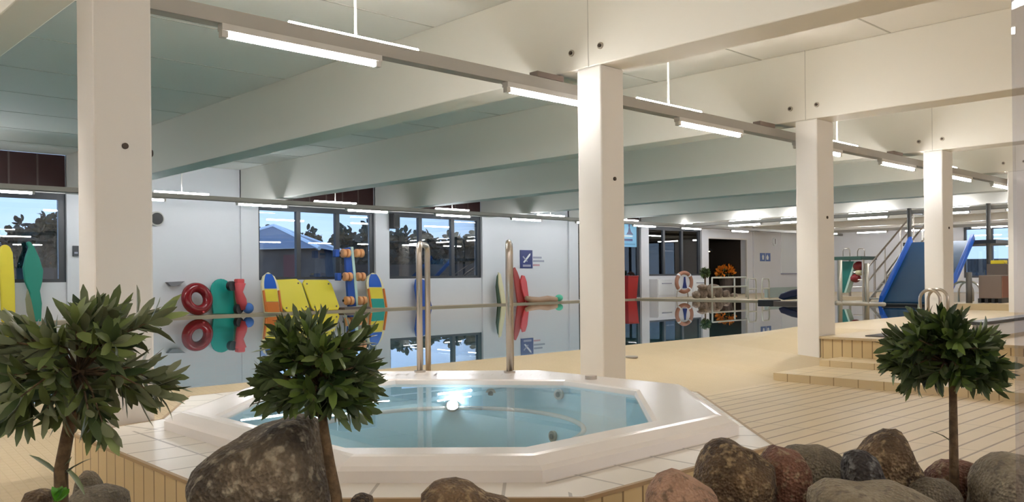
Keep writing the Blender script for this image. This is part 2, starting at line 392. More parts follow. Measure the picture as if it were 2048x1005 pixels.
for i, x in enumerate(GRID):
    if i < 2 or i > 8: continue
    w = 0.31 if i == 2 else (0.31 if i == 3 else 0.42)
    mb = MB(); mb.box((x, YC, -0.05), (x+w, YC+0.28, BZ))
    c = struct(mb.build('column', M_COL, bevel=0.014))
    zz = {2: 1.86, 3: 1.98}.get(i, 1.80)
    px = x+w*0.55 if i > 2 else x+0.16
    mb = MB(); mb.disc((px, YC-0.004, zz), (0, 1, 0), 0.017, 0.012); mb.build('bolt', M_BOLT, c)
    if i == 2:
        mb = MB(); mb.box((x+w, YC+0.10, 1.55), (x+w+0.022, YC+0.14, 1.85)); mb.build('cable_cover', M_COL, c)
        mb = MB(); mb.disc((x+w+0.008, YC+0.05, 1.84), (1, 0, 0), 0.02, 0.016); mb.build('side_bolt', M_BOLT, c)

# window wall: piers, solid bays, sill walls
SILL, WTOP = 1.10, 2.96
bays = ['window', 'window', 'window', 'solid', 'window', 'window', 'solid', 'glazed', 'window', 'door', 'solid', 'solid']
mb = MB(); wn_i = 0
PIERW = 0.46
edges = GRID + [GRID[-1]+BAY]
mb.box((XL, YW, -0.1), (GRID[0], YW+0.3, CZ))
wins = []
for i in range(len(GRID)):
    a, b = GRID[i], min(edges[i+1], XE)
    p0 = a+PIERW
    mb.box((a, YW-0.06, -0.1), (p0, YW+0.3, CZ))
    if p0 >= XE: continue
    kind = bays[i]
    if kind == 'solid': mb.box((p0, YW, -0.1), (b, YW+0.3, CZ))
    elif kind == 'window':
        mb.box((p0, YW, -0.1), (b, YW+0.3, SILL)); wins.append((p0, b, SILL, i))
    elif kind == 'glazed': mb.box((p0, YW, -0.1), (b, YW+0.3, ZD+0.02)); wins.append((p0, b, ZD+0.02, i))
    elif kind == 'door':
        mb.box((p0, YW, 2.66), (b, YW+0.3, CZ)); mb.box((p0+3.0, YW, -0.1), (b, YW+0.3, 2.66))
struct(mb.build('wall_window', M_WALL))
def make_window(n, a, b, z0, splits, panels):
    f = MB(); t = 0.07; y0, y1 = YW+0.02, YW+0.12
    f.box((a, y0, z0), (b, y1, z0+t)); f.box((a, y0, WTOP-0.11), (b, y1, WTOP+0.02)); f.box((a, y0, z0+t), (a+t, y1, WTOP-0.11)); f.box((b-0.14, y0, z0+t), (b, y1, WTOP-0.11))
    w = struct(f.build('window_%d' % n, M_DARK))
    for sx in splits:
        x = a+(b-a)*sx; m = MB(); m.box((x-0.06, y0-0.01, z0+t), (x+0.06, y1, WTOP-0.11)); m.build('mullion', M_DARK, w)
    g = MB(); g.box((a+t, YW+0.06, z0+t), (b-0.14, YW+0.066, WTOP-0.11)); g.build('pane', M_GLASS, w)
    p = MB(); p.box((a, YW+0.03, WTOP+0.06), (b, YW+0.2, CZ)); up = p.build('upper_panel', M_MAROON, w)
    for k in range(1, panels):
        x = a+(b-a)*k/panels; j = MB(); j.box((x-0.018, YW+0.02, WTOP+0.06), (x+0.018, YW+0.03, CZ)); j.build('panel_joint', M_PJOINT, up)
    s = MB(); s.box((a, YW-0.0, WTOP+0.02), (b, YW+0.2, WTOP+0.06)); s.build('transom', M_COL, w)
    return w
n = 1
for (a, b, z0, i) in wins:
    sp = {4: (0.33, 0.665), 5: (0.33, 0.68), 8: (0.30, 0.64)}.get(i, ())
    if i == 2: sp = (0.35,)
    make_window(n, a, b, z0, sp, 7); n += 1
# side walls
mb = MB(); mb.box((XL-0.2, YB, -0.1), (XL, YW+0.3, CZ)); struct(mb.build('wall_left', M_WALL))
mb = MB(); mb.box((XL, YB-0.2, -0.1), (XE, YB, CZ)); struct(mb.build('wall_back', M_WALL))
mb = MB()
EW0, EW1 = 8.6, 12.7
mb.box((XE, YB, -0.1), (XE+0.3, EW0, CZ)); mb.box((XE, EW1, -0.1), (XE+0.3, YW+0.3, CZ))
mb.box((XE, EW0, -0.1), (XE+0.3, EW1, 0.9)); mb.box((XE, EW0, 2.96), (XE+0.3, EW1, CZ))
struct(mb.build('wall_end', M_WALL))
f = MB(); f.box((XE+0.05, EW0, 0.9), (XE+0.15, EW1, 0.98)); f.box((XE+0.05, EW0, 2.86), (XE+0.15, EW1, 2.96))
f.box((XE+0.05, EW0, 0.98), (XE+0.15, EW0+0.08, 2.86)); f.box((XE+0.05, EW1-0.08, 0.98), (XE+0.15, EW1, 2.86))
w = struct(f.build('window_%d' % n, M_DARK))
for k in (1, 2, 3):
    y = EW0+(EW1-EW0)*k/4; m = MB(); m.box((XE+0.04, y-0.05, 0.98), (XE+0.15, y+0.05, 2.86)); m.build('mullion', M_DARK, w)
g = MB(); g.box((XE+0.09, EW0+0.08, 0.98), (XE+0.096, EW1-0.08, 2.86)); g.build('pane', M_GLASS, w)
# dark alcove behind the doorway
dx0 = GRID[9]+PIERW; dx1 = dx0+3.0
mb = MB()
mb.box((dx0-0.15, YW+2.6, -0.1), (dx1+0.15, YW+2.75, 2.8)); mb.box((dx0-0.15, YW+0.3, -0.1), (dx0, YW+2.6, 2.8)); mb.box((dx1, YW+0.3, -0.1), (dx1+0.15, YW+2.6, 2.8))
mb.box((dx0, YW+0.3, 2.66), (dx1, YW+2.6, 2.8)); mb.box((dx0, YW, -0.1), (dx1, YW+2.6, ZD-0.001))
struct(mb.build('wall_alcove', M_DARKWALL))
f = MB(); f.box((dx0, YW-0.03, ZD), (dx0+0.06, YW+0.05, 2.66)); f.box((dx1-0.06, YW-0.03, ZD), (dx1, YW+0.05, 2.66)); f.box((dx0, YW-0.03, 2.60), (dx1, YW+0.05, 2.66))
struct(f.build('door_1', M_COL))

# stairs and raised platform
mb = MB(); mb.box((8.22, YB, -0.02), (9.20, 4.66, 0.082)); s1 = struct(mb.build('floor_step', M_STEP, uv=True))
mb = MB(); mb.box((9.16, YB, -0.02), (9.70, 4.62, 0.150)); struct(mb.build('floor_step', M_STEP, uv=True))
mb = MB(); mb.box((9.58, YB, -0.02), (9.70, 4.16, 0.265)); struct(mb.build('floor_step', M_STEP, uv=True))
mb = MB(); mb.box((9.68, YB, -0.02), (XE, 4.86, 0.350)); struct(mb.build('floor_platform', M_TILE, uv=True))
mb = MB(); mb.box((9.655, YB, 0.350), (XE, 4.87, 0.378)); struct(mb.build('floor_platform_top', M_FINE))

# ------------------------------------------------------------------ lights on cable trays
def tray(name, label, p0, p1, z, w=0.11, h=0.10):
    d = (Vector(p1)-Vector(p0)); L = d.length; ang = math.atan2(d.y, d.x)
    mb = MB(); R3 = Matrix.Rotation(ang, 3, 'Z'); mid = (Vector((*p0[:2], z))+Vector((*p1[:2], z)))/2
    for lo, hi in (((-L/2, -w/2, 0), (L/2, w/2, 0.008)), ((-L/2, -w/2, 0), (L/2, -w/2+0.006, h)), ((-L/2, w/2-0.006, 0), (L/2, w/2, h))):
        mb.box(mid+Vector(lo), mid+Vector(hi), rot=R3, piv=mid)
    return tag(mb.build(name, M_TRAY), label, 'cable tray')
YT, YF = 5.42, 17.8
tray('cable_tray', 'long grey cable tray crossing the ceiling just behind the columns', (XL+0.1, YT), (XE-0.1, YT), 2.80)
tray('cable_tray', 'long grey cable tray above the far pool edge by the windows', (XL+0.1, YF), (XE-0.1, YF), 2.82)
tray('cable_tray', 'grey cable tray crossing over the far end of the pool', (25.05, 6.0), (25.05, 17.5), 2.80)
tray('cable_tray', 'grey cable tray before the end wall', (34.0, 6.0), (34.0, 17.5), 2.80)
def fixture(label, loc, rotz, L=1.2, group=None, tm=None):
    t = thing('tube_lamp', label, 'lamp', loc, group)
    mb = MB(); mb.box(Vector(loc)+Vector((-L/2-0.03, -0.035, 0.02)), Vector(loc)+Vector((L/2+0.03, 0.035, 0.065)))
    mb.build('lamp_housing', M_HOUSE, t)
    mb = MB(); mb.tube([Vector(loc)+Vector((-L/2, 0, 0)), Vector(loc)+Vector((L/2, 0, 0))], 0.022, 10); mb.build('tube', tm or M_TUBE, t, smooth=True)
    for sx in (-1, 1):
        mb = MB(); mb.box(Vector(loc)+Vector((sx*(L/2+0.005)-0.022, -0.024, -0.022)), Vector(loc)+Vector((sx*(L/2+0.005)+0.022, 0.024, 0.03))); mb.build('end_cap', M_HOUSE, t)
    t.rotation_euler = (0, 0, rotz); return t
def upfix(label, loc, L=1.17, tm=None):
    t = thing('uplight', label, 'lamp', loc)
    mb = MB(); mb.box(Vector(loc)+Vector((-L/2, 0.006, -0.025)), Vector(loc)+Vector((L/2, 0.03, 0.0))); mb.build('lamp_housing', M_HOUSE, t)
    mb = MB(); mb.tube([Vector(loc)+Vector((-L/2+0.01, -0.012, 0.0)), Vector(loc)+Vector((L/2-0.01, -0.012, 0.0))], 0.016, 8); mb.build('tube', tm or M_TUBEUP, t, smooth=True)
    mb = MB(); mb.tube([Vector(loc)+Vector((0, 0.01, 0.03)), Vector(loc)+Vector((0, 0.01, CZ-loc[2]))], 0.010, 8); mb.build('hanging_rod', M_CEIL, t)
    return t
nearlab = ['brightest nearest tube lamp under the tray between first two columns', 'tube lamp under the tray ending behind the second column',
           'tube lamp under the tray midway between second and third columns', 'tube lamp under the tray passing behind the third column', 'tube lamp under the tray just before the fourth column',
           'tube lamp under the tray just past the fourth column', 'tube lamp under the tray by the right edge pillar']
proto = None
for k, x in enumerate([2.54+0.6, 5.10+0.6, 7.60+0.6, 10.11+0.6, 12.62+0.6, 15.1+0.6, 17.45+0.6]):
    loc = Vector((x, YT-0.03, 2.735))
    if proto is None: proto = fixture(nearlab[k], loc, 0)
    else: dup(proto, loc, nearlab[k])
for k in range(6): dup(proto, Vector((20.6+2.6*k, YT-0.03, 2.735)), 'tube lamp on the near tray far beyond the right edge pillar', 'far lamps beyond the pillar')
uplab = ['upward lamp on the near tray beside the first bright tube', 'upward lamp on the near tray right of the second column', 'upward lamp on the near tray right of the third column', 'upward lamp on the near tray right of the fourth column']
pu = None
for k, x in enumerate([3.67, 7.66, 11.6, 15.5]):
    loc = Vector((x, 5.55, 2.955))
    if pu is None: pu = upfix(uplab[k], loc)
    else: dup(pu, loc, uplab[k])
farx = [(1.5, 'left window'), (4.0, 'left window right part'), (6.45, 'white wall right of the first column'), (9.25, 'left end of the second window'), (12.05, 'right end of the second window'),
        (14.78, 'middle of the third window'), (17.55, 'blue swimming sign wall'), (20.3, 'second column'), (23.1, 'light blue sign'), (25.8, 'narrow far window'), (29.0, 'dark doorway')]
protof = None
for k, (x, nm) in enumerate(farx):
  if protof is None: protof = fixture('thin tube lamp over far pool edge before the %s' % nm, Vector((x, YF, 2.775)), 0, tm=M_TUBEF)
  else: dup(protof, Vector((x, YF, 2.775)), 'thin tube lamp over far pool edge before the %s' % nm)
upx = [(7.43, 'white wall right of the first column'), (11.15, 'second window'), (14.78, 'third window'), (18.6, 'blue swimming sign'), (22.2, 'light blue sign'), (25.8, 'narrow far window'), (3.2, 'left window')]
puf = None
for x, nm in upx:
    lb = 'thin upward lamp on the far tray before the %s' % nm
    if puf is None: puf = upfix(lb, Vector((x, YF+0.02, 2.95)), tm=M_TUBEUF)
    else: dup(puf, Vector((x, YF+0.02, 2.95)), lb)
for k, (y, nm) in enumerate(((15.2, 'doorway'), (13.3, 'white wall left of the third column'), (11.1, 'wall above the green frame'), (8.9, 'fourth column'), (6.8, 'right edge pillar'))):
    dup(protof, Vector((25.05, y, 2.755)), 'tube lamp over the far pool end before the %s' % nm, rotz=math.pi/2)
    dup(puf, Vector((25.07, y, 2.90)), 'upward lamp over the far pool end before the %s' % nm, rotz=math.pi/2)
for k, (y, nm) in enumerate(((16.9, 'doorway corner'), (14.9, 'slide railings'), (13.0, 'slide top'), (10.6, 'crates'))):
    dup(protof, Vector((34.0, y, 2.755)), 'small tube lamp near the end wall above the %s' % nm, rotz=math.pi/2)
# tube rows added as fill over the near side, behind the camera's back
tray('cable_tray', 'grey cable tray over the entrance side of the hall', (XL+0.1, -2.6), (20, -2.6), 2.82)
for k in range(10): dup(proto, Vector((-4.4+2.515*k, -2.6, 2.755)), 'unseen fill tube lamp added over the entrance side behind the planting bed', 'added entrance side lamps')
for xx, yy in ((-4.4, YT-0.03), (-0.25, YT-0.03), (-5.0, 2.4)):  # out-of-view lamps added to brighten the left faces of columns and beams
    dup(proto, Vector((xx, yy, 2.735)), 'unseen tube lamp added for fill light left of the first column', 'added lamps left of the first column')
for xx, yy in ((-4.2, 5.55), (-0.26, 5.55)): dup(pu, Vector((xx, yy, 2.955)), 'upward lamp on the near tray left of the first column', 'uplights left of the first column')
for xx in (-4.8, -2.2): dup(protof, Vector((xx, YF, 2.775)), 'unseen tube lamp added on the far tray beyond the left window', 'added lamps beyond the left window')  # unseen lamps added to lift the dim ceiling over the pool
# small conduit brackets on the near tray
for x, nm in ((5.62, 'second'), (9.4, 'third'), (13.2, 'fourth')):
    mb = MB(); mb.box((x-0.17, YT-0.05, 2.905), (x+0.17, YT+0.05, 2.955)); tag(mb.build('tray_bracket', M_WOODB), 'dark bracket holding the near cable tray under the beam at the %s column' % nm, 'bracket')

# ------------------------------------------------------------------ hot tub on its tiled surround
ZP, ZR = 0.34, 0.43
base8 = [(2.32, 2.28), (3.69, 2.28), (4.60, 3.20), (4.60, 4.50), (3.65, 5.45), (2.75, 5.45), (1.77, 4.50), (1.77, 2.83)]
inn8 = [(2.45, 2.52), (3.30, 2.52), (4.10, 3.25), (4.17, 3.90), (3.45, 4.78), (2.50, 4.78), (1.95, 4.20), (1.95, 3.02)]
def sub(poly, k=6):
    out = []
    for i in range(len(poly)):
        a, b = Vector(poly[i]), Vector(poly[(i+1) % len(poly)])
        for j in range(k): out.append(a.lerp(b, j/k))
    return out
def inset(poly, d):
    n = len(poly); out = []
    for i in range(n):
        p, q, r = Vector(poly[i-1]), Vector(poly[i]), Vector(poly[(i+1) % n])
        e1, e2 = (q-p).normalized(), (r-q).normalized(); n1, n2 = Vector((-e1.y, e1.x)), Vector((-e2.y, e2.x))
        m = (n1+n2); m = m/(m.dot(n1)); out.append(tuple(q+m*d))
    return out
def ring(poly, z): return [(p.x, p.y, z) for p in sub(poly)]
CT = Vector((3.12, 3.84))
def circ(src, r, z, blend=1.0):
    out = []
    for p in sub(src):
        d = (p-CT).normalized(); q = CT+d*r; out.append((q.x, q.y, z))
    return out
tub = thing('hot_tub', 'white octagonal hot tub with clear pale blue water', 'hot tub', (3.1, 3.8, 0.0))
mb = MB()
mb.rings([ring(base8, ZP), ring(base8, ZP+0.045), ring(inset(base8, 0.02), ZP+0.06), ring(inset(base8, 0.075), ZR-0.004), ring(inset(base8, 0.10), ZR), ring(inset(inn8, -0.035), ZR), ring(inset(inn8, -0.012), ZR-0.008), ring(inn8, ZR-0.035)])
mb.build('rim', M_ACRYL, tub)
mb = MB(); i2 = inset(inn8, 0.05)
mb.rings([ring(inn8, ZR-0.035), ring(inset(inn8, 0.03), 0.30), ring(i2, 0.262), ring(inset(inn8, 0.08), 0.255), circ(inn8, 0.80, 0.25), circ(inn8, 0.77, 0.235), circ(inn8, 0.71, -0.02), circ(inn8, 0.66, -0.06), circ(inn8, 0.02, -0.06)], cap1=True)
mb.build('basin', M_ACRYLB, tub, smooth=True)
mb = MB(); mb.tube([(CT.x+0.79*math.cos(2*math.pi*k/56), CT.y+0.79*math.sin(2*math.pi*k/56), 0.247) for k in range(56)], 0.016, 8, closed=True); mb.build('bench_edge', M_ACRYL, tub, smooth=True)
mb = MB(); mb.bm.faces.new([mb.bm.verts.new((x, y, 0.402)) for x, y in inset(inn8, -0.003)]); mb.build('water', M_TUBW, tub)
# overflow grate slots and covers on the back rim
mb = MB()
for k in range(26):
    t = k/25; p = Vector((3.0, 5.02)).lerp(Vector((3.62, 5.02)), min(1, t/0.35)) if t < 0.35 else Vector((3.62, 5.02)).lerp(Vector((4.32, 4.16)), (t-0.35)/0.65)
    d = Vector((0, 1)) if t < 0.35 else Vector((0.775, 0.63))
    n_ = Vector((-d.y, d.x))
    a = p-d*0.05; b = p+d*0.05
    mb.quad((a.x-n_.x*.006, a.y-n_.y*.006, ZR+0.003), (a.x+n_.x*.006, a.y+n_.y*.006, ZR+0.003), (b.x+n_.x*.006, b.y+n_.y*.006, ZR+0.003), (b.x-n_.x*.006, b.y-n_.y*.006, ZR+0.003))
mb.build('overflow_slots', M_TRAY, tub)
p = atZ(1182, 759, ZR); mb = MB(); mb.disc((p.x, p.y, ZR+0.012), (0, 0, 1), 0.04, 0.024); mb.build('air_knob', M_STEEL, tub)
def jet(p, ax, r=0.035):
    mb = MB(); mb.disc(p, ax, r, 0.02); j = mb.build('jet', M_STEEL, tub)
    mb = MB(); mb.disc(Vector(p)+Vector(ax)*0.011, ax, r*0.5, 0.01); mb.build('nozzle', M_BLACK, j)
jet((4.13, 3.90, 0.34), (-0.95, -0.1, 0)); jet((3.86, 4.27, 0.34), (-0.75, -0.6, 0))
jet((3.84, 3.68, 0.13), (-0.97, 0.2, 0)); jet((2.41, 4.02, 0.13), (0.95, -0.25, 0.1)); jet((2.56, 4.32, 0.13), (0.75, -0.65, 0.1))
jet((3.12, 3.84, -0.052), (0, 0, 1), 0.05)
M_UWL = mat('underwater_lamp_glass', (0.85, 0.96, 1.0), 0.3, emit=240)
mb = MB(); q = atZ(905, 813, 0.262); dl = (Vector((q.x, q.y))-CT).normalized(); lp = Vector((q.x, q.y, 0.262)); dn = Vector((-dl.x*0.6, -dl.y*0.6, 0.8)); mb.disc(lp, dn, 0.045, 0.02); lr = mb.build('underwater_lamp', M_STEEL, tub)
mb = MB(); mb.disc(lp+dn*0.012, dn, 0.034, 0.012); mb.build('lamp_lens', M_UWL, lr)
fl = Vector((2.44, 2.99, 0.27)); fd = Vector((0.7, 0.7, 0.25))  # second tub lamp, added out of sight behind the front rim to brighten the water
mb = MB(); mb.disc(fl, fd, 0.055, 0.02); lr = mb.build('underwater_lamp', M_STEEL, tub)
mb = MB(); mb.disc(fl+fd*0.012, fd, 0.045, 0.012); mb.build('lamp_lens', M_UWL, lr)
# tiled surround
plat8 = [(2.26, 2.02), (3.56, 2.02), (4.84, 3.30), (4.84, 4.62), (3.78, 5.68), (2.40, 5.68), (1.90, 4.86), (1.40, 4.72), (1.38, 2.90)]
sur = thing('tiled_surround', 'raised tan tiled surround with pale ledge around the hot tub', 'platform', (3.1, 3.8, 0))
mb = MB()
i_b = inset(base8, 0.03); i_b.insert(6, tuple((Vector(i_b[5])*0.45+Vector(i_b[6])*0.55)))
for i in range(9):
    a, b, c, d = plat8[i], plat8[(i+1) % 9], i_b[(i+1) % 9], i_b[i]
    e = (Vector(b)-Vector(a)); L = e.length; e.normalize(); nn = Vector((-e.y, e.x))
    def uv(q): w = Vector(q)-Vector(a); return (w.dot(e), w.dot(nn)+0.003)
    mb.quad((*a, ZP), (*b, ZP), (*c, ZP), (*d, ZP), [uv(a), uv(b), uv(c), uv(d)])
mb.build('ledge', M_LEDGE, sur, fix=False)
mb = MB()
for i in range(9):
    a, b = plat8[i], plat8[(i+1) % 9]; mb.quad((*a, -0.02), (*b, -0.02), (*b, ZP-0.012), (*a, ZP-0.012))
mb.build('side_tiles', M_TILE, sur, uv=True)
mb = MB(); mb.rings([[(x, y, ZP-0.014) for x, y in inset(plat8, -0.006)], [(x, y, ZP+0.001) for x, y in inset(plat8, -0.006)], [(x, y, ZP+0.001) for x, y in inset(plat8, 0.012)]])
mb.build('edge_strip', mat('ledge_edge', (0.36, 0.25, 0.14), 0.5), sur)
# hand rails
def handrail(label, foot, top):
    t = thing('handrail', label, 'handrail', (foot.x, foot.y, ZR)); rad = Vector((1, 1, 0)).normalized()
    a = Vector((foot.x, foot.y, ZR)); b = a+rad*0.50; hgt = top-ZR; r = 0.08
    pts = [a+Vector((0, 0, 0)), a+Vector((0, 0, hgt-r))]
    for k in range(1, 6): an = math.pi/2*k/6; pts.append(a+rad*(r-r*math.cos(an))+Vector((0, 0, hgt-r+r*math.sin(an))))
    pts.append(a+rad*r+Vector((0, 0, hgt))); pts.append(b-rad*r+Vector((0, 0, hgt)))
    for k in range(1, 6): an = math.pi/2*k/6; pts.append(b-rad*(r-r*math.sin(an))+Vector((0, 0, hgt-r+r*math.cos(an))))
    pts += [b+Vector((0, 0, hgt-r)), Vector((b.x, b.y, ramp(b.x, b.y)-0.01))]
    mb = MB(); mb.tube(pts, 0.022, 14); mb.build('rail', M_STEEL, t, smooth=True)
    for q, zz in ((a, ZR+0.006), (b, ramp(b.x, b.y)+0.006)):
        mb = MB(); mb.disc((q.x, q.y, zz), (0, 0, 1), 0.042, 0.014); mb.build('flange', M_STEEL, t)
handrail('steel inverted-U handrail at the hot tub, both uprights visible', atZ(840, 745, ZR), 1.37)
handrail('steel handrail at the hot tub seen edge-on, before the green and yellow boards', atZ(1019, 746, ZR), 1.37)
# floor drain
p = atZ(1262, 745, 0.03); mb = MB(); mb.disc((p.x, p.y, ramp(p.x, p.y)+0.006), (0, 0, 1), 0.08, 0.014); tag(mb.build('floor_drain', M_TRAY), 'round grey floor drain in the tan floor right of the second column', 'drain')

# ------------------------------------------------------------------ planting bed, rocks and little trees
def cd(l, d, z): v = FW*d + RT0*l; return Vector((v.x, v.y, z))
ZB = 0.42
bed = thing('planting_bed', 'raised bed with soil holding the foreground rocks and small trees', 'planter', cd(0, 1.9, 0))
mb = MB(); mb.slab([cd(-1.7, 1.25, 0), cd(1.7, 1.25, 0), cd(1.7, 2.53, 0), cd(-1.7, 2.53, 0)], (0, 0, ZB-0.03)); mb.build('bed_wall', M_TILE, bed, uv=True)
mb = MB(); n1, n2 = 60, 26
def soilz(l, d): return ZB-0.02+0.02*noise.noise(Vector((l*5, d*5, 1)))
G = [[mb.bm.verts.new(cd(-1.66+3.32*i/n1, 1.29+1.20*j/n2, soilz(-1.66+3.32*i/n1, 1.29+1.20*j/n2))) for j in range(n2+1)] for i in range(n1+1)]
for i in range(n1):
    for j in range(n2): mb.bm.faces.new((G[i][j], G[i+1][j], G[i+1][j+1], G[i][j+1]))
mb.build('soil', M_SOIL, bed, smooth=True)

def rock(label, poly, d, T, m, seed, rough=0.05, sub_=4, ext=True):
    pts = []
    ymax = max(p[1] for p in poly)
    yb = HZ+(H-ZB+0.02)*FPX/d - 0.00988*((poly[0][0])-1024)
    for (x, y) in poly:
        if ext and y > ymax-26: y = yb
        pts.append(((x-1024)/FPX*d, H-(y-HZ-(-0.00988*(x-1024)))/FPX*d))
    cx = sum(p[0] for p in pts)/len(pts); cz = (min(p[1] for p in pts)+max(p[1] for p in pts))/2
    xs_ = [p[0] for p in pts]; cx = (min(xs_)+max(xs_))/2
    P2 = [(x-cx, z-cz) for x, z in pts]
    def rad(th):
        dx, dz = math.cos(th), math.sin(th); best = 0
        for i in range(len(P2)):
            (x1, z1), (x2, z2) = P2[i], P2[(i+1) % len(P2)]
            ex, ez = x2-x1, z2-z1; den = dx*ez-dz*ex
            if abs(den) < 1e-9: continue
            t = (x1*ez-z1*ex)/den; u = (x1*dz-z1*dx)/den
            if t > 0 and -1e-6 <= u <= 1+1e-6: best = max(best, t)
        return best
    tab = [rad(2*math.pi*k/180) for k in range(180)]
    for _ in range(2): tab = [(tab[k-1]+2*tab[k]+tab[(k+1) % 180])/4 for k in range(180)]
    def radl(th):
        f = (th % (2*math.pi))/(2*math.pi)*180; k = int(f) % 180; return tab[k]*(1-(f % 1))+tab[(k+1) % 180]*(f % 1)
    mb = MB(); vs = bmesh.ops.create_icosphere(mb.bm, subdivisions=sub_, radius=1)['verts']
    size = max(max(abs(a), abs(b)) for a, b in P2)
    so = Vector((seed*7.3, seed*3.1, seed*5.7))
    for v in vs:
        n = v.co.normalized(); s_ = math.hypot(n.x, n.z); th = math.atan2(n.z, n.x)
        r = radl(th)*(s_**0.6 if s_ > 0 else 0)
        l, z, y = math.cos(th)*r, math.sin(th)*r, n.y*T
        q = n*1.6+so
        k = 1+rough*(noise.noise(q*1.3)*1.1+noise.noise(q*3.1)*0.6+noise.noise(q*7)*0.3) - rough*0.6*max(0, noise.cell(q*2.2)-0.3)*(1-s_)
        v.co = cd(cx+l*k, d+y*k, cz+z*k)
    return tag(mb.build('rock', m, smooth=True), label, 'rock')
RM = dict(
    big=rock_mat('rock_dark_lichen', (0.04, 0.030, 0.022), (0.19, 0.145, 0.095), (0.38, 0.33, 0.24), 7),
    brown=rock_mat('rock_brown', (0.035, 0.020, 0.011), (0.21, 0.13, 0.065), (0.36, 0.26, 0.14), 9),
    pink=rock_mat('rock_pink', (0.30, 0.17, 0.11), (0.50, 0.31, 0.21), (0.22, 0.14, 0.09), 9),
    red=rock_mat('rock_reddish', (0.09, 0.030, 0.018), (0.26, 0.12, 0.075), (0.34, 0.24, 0.15), 9),
    grey=rock_mat('rock_grey', (0.12, 0.10, 0.075), (0.27, 0.23, 0.16), (0.16, 0.13, 0.09), 10),
    dark=rock_mat('rock_black', (0.014, 0.012, 0.012), (0.055, 0.045, 0.042), (0.18, 0.18, 0.17), 8),
    pale=rock_mat('rock_pale', (0.22, 0.18, 0.12), (0.38, 0.33, 0.24), (0.20, 0.17, 0.13), 8))
rock('large dark lichen-covered boulder in front of the hot tub', [(384, 1040), (384, 960), (400, 925), (440, 897), (500, 862), (560, 834), (598, 828), (630, 842), (648, 900), (658, 965), (660, 1040)], 2.12, 0.17, RM['big'], 1, 0.05, 5)
rock('low dark brown rock at the bottom centre before the hot tub', [(832, 1040), (840, 985), (868, 966), (905, 959), (935, 965), (965, 988), (1015, 1002), (1025, 1040)], 2.05, 0.10, RM['brown'], 2, 0.04)
rock('small brown rock beside the trunk of the middle tree', [(690, 1030), (698, 995), (720, 986), (740, 995), (745, 1030)], 2.22, 0.06, RM['brown'], 3, 0.05)
rock('smooth pinkish rounded rock, lowest left of the right rock pile', [(1282, 1040), (1288, 985), (1310, 953), (1345, 939), (1385, 955), (1425, 985), (1450, 1040)], 2.0, 0.10, RM['pink'], 4, 0.03)
rock('large rough brown rock with a peaked top beside the tub corner', [(1385, 1040), (1388, 945), (1405, 900), (1432, 876), (1462, 880), (1505, 905), (1535, 925), (1545, 1040)], 2.22, 0.12, RM['brown'], 5, 0.06)
rock('reddish brown upright rock right of the peaked rough rock', [(1515, 1040), (1522, 915), (1545, 892), (1592, 905), (1612, 935), (1618, 1040)], 2.28, 0.10, RM['red'], 6, 0.05)
rock('greenish grey rounded rock behind the reddish rock', [(1545, 1040), (1550, 905), (1585, 891), (1640, 891), (1680, 912), (1695, 950), (1695, 1040)], 2.40, 0.09, RM['grey'], 7, 0.04)
rock('small near-black rock in front of the tall brown stone', [(1683, 1040), (1684, 925), (1692, 903), (1722, 899), (1748, 918), (1762, 955), (1762, 1040)], 2.20, 0.07, RM['dark'], 8, 0.05)
rock('tall brown stone standing highest in the right rock pile', [(1712, 1040), (1716, 900), (1740, 872), (1775, 856), (1800, 864), (1815, 900), (1838, 950), (1838, 1040)], 2.36, 0.09, RM['brown'], 9, 0.05)
rock('flat pale stone lying in front of the rock pile', [(1612, 1040), (1618, 985), (1655, 962), (1720, 968), (1790, 967), (1840, 985), (1880, 1012), (1885, 1040)], 2.02, 0.13, RM['pale'], 10, 0.03)
rock('flat greenish stone left of the right tree trunk', [(1812, 1040), (1818, 972), (1850, 955), (1890, 960), (1915, 985), (1920, 1040)], 2.22, 0.06, RM['grey'], 11, 0.03)
rock('flat-topped dark brown stone behind the right tree trunk', [(1850, 1040), (1853, 945), (1880, 920), (1925, 922), (1958, 933), (1965, 1040)], 2.42, 0.07, RM['red'], 12, 0.04)
rock('pale lichen-covered rock at the right edge behind the glass', [(1948, 1040), (1953, 965), (1975, 922), (2015, 906), (2055, 915), (2085, 960), (2090, 1040)], 2.22, 0.12, RM['pale'], 13, 0.05)
rock('small round brown rock beside the left tree trunk', [(146, 1030), (150, 962), (164, 942), (182, 944), (196, 968), (198, 1030)], 2.32, 0.05, RM['grey'], 14, 0.03)
rock('striped grey rock at the bottom left under the left tree', [(134, 1040), (140, 992), (165, 974), (205, 970), (240, 982), (252, 1040)], 2.08, 0.09, RM['grey'], 15, 0.04)
rock('small brown rock in the bottom left corner', [(45, 1040), (48, 990), (70, 978), (100, 985), (112, 1040)], 2.14, 0.07, RM['brown'], 16, 0.04)

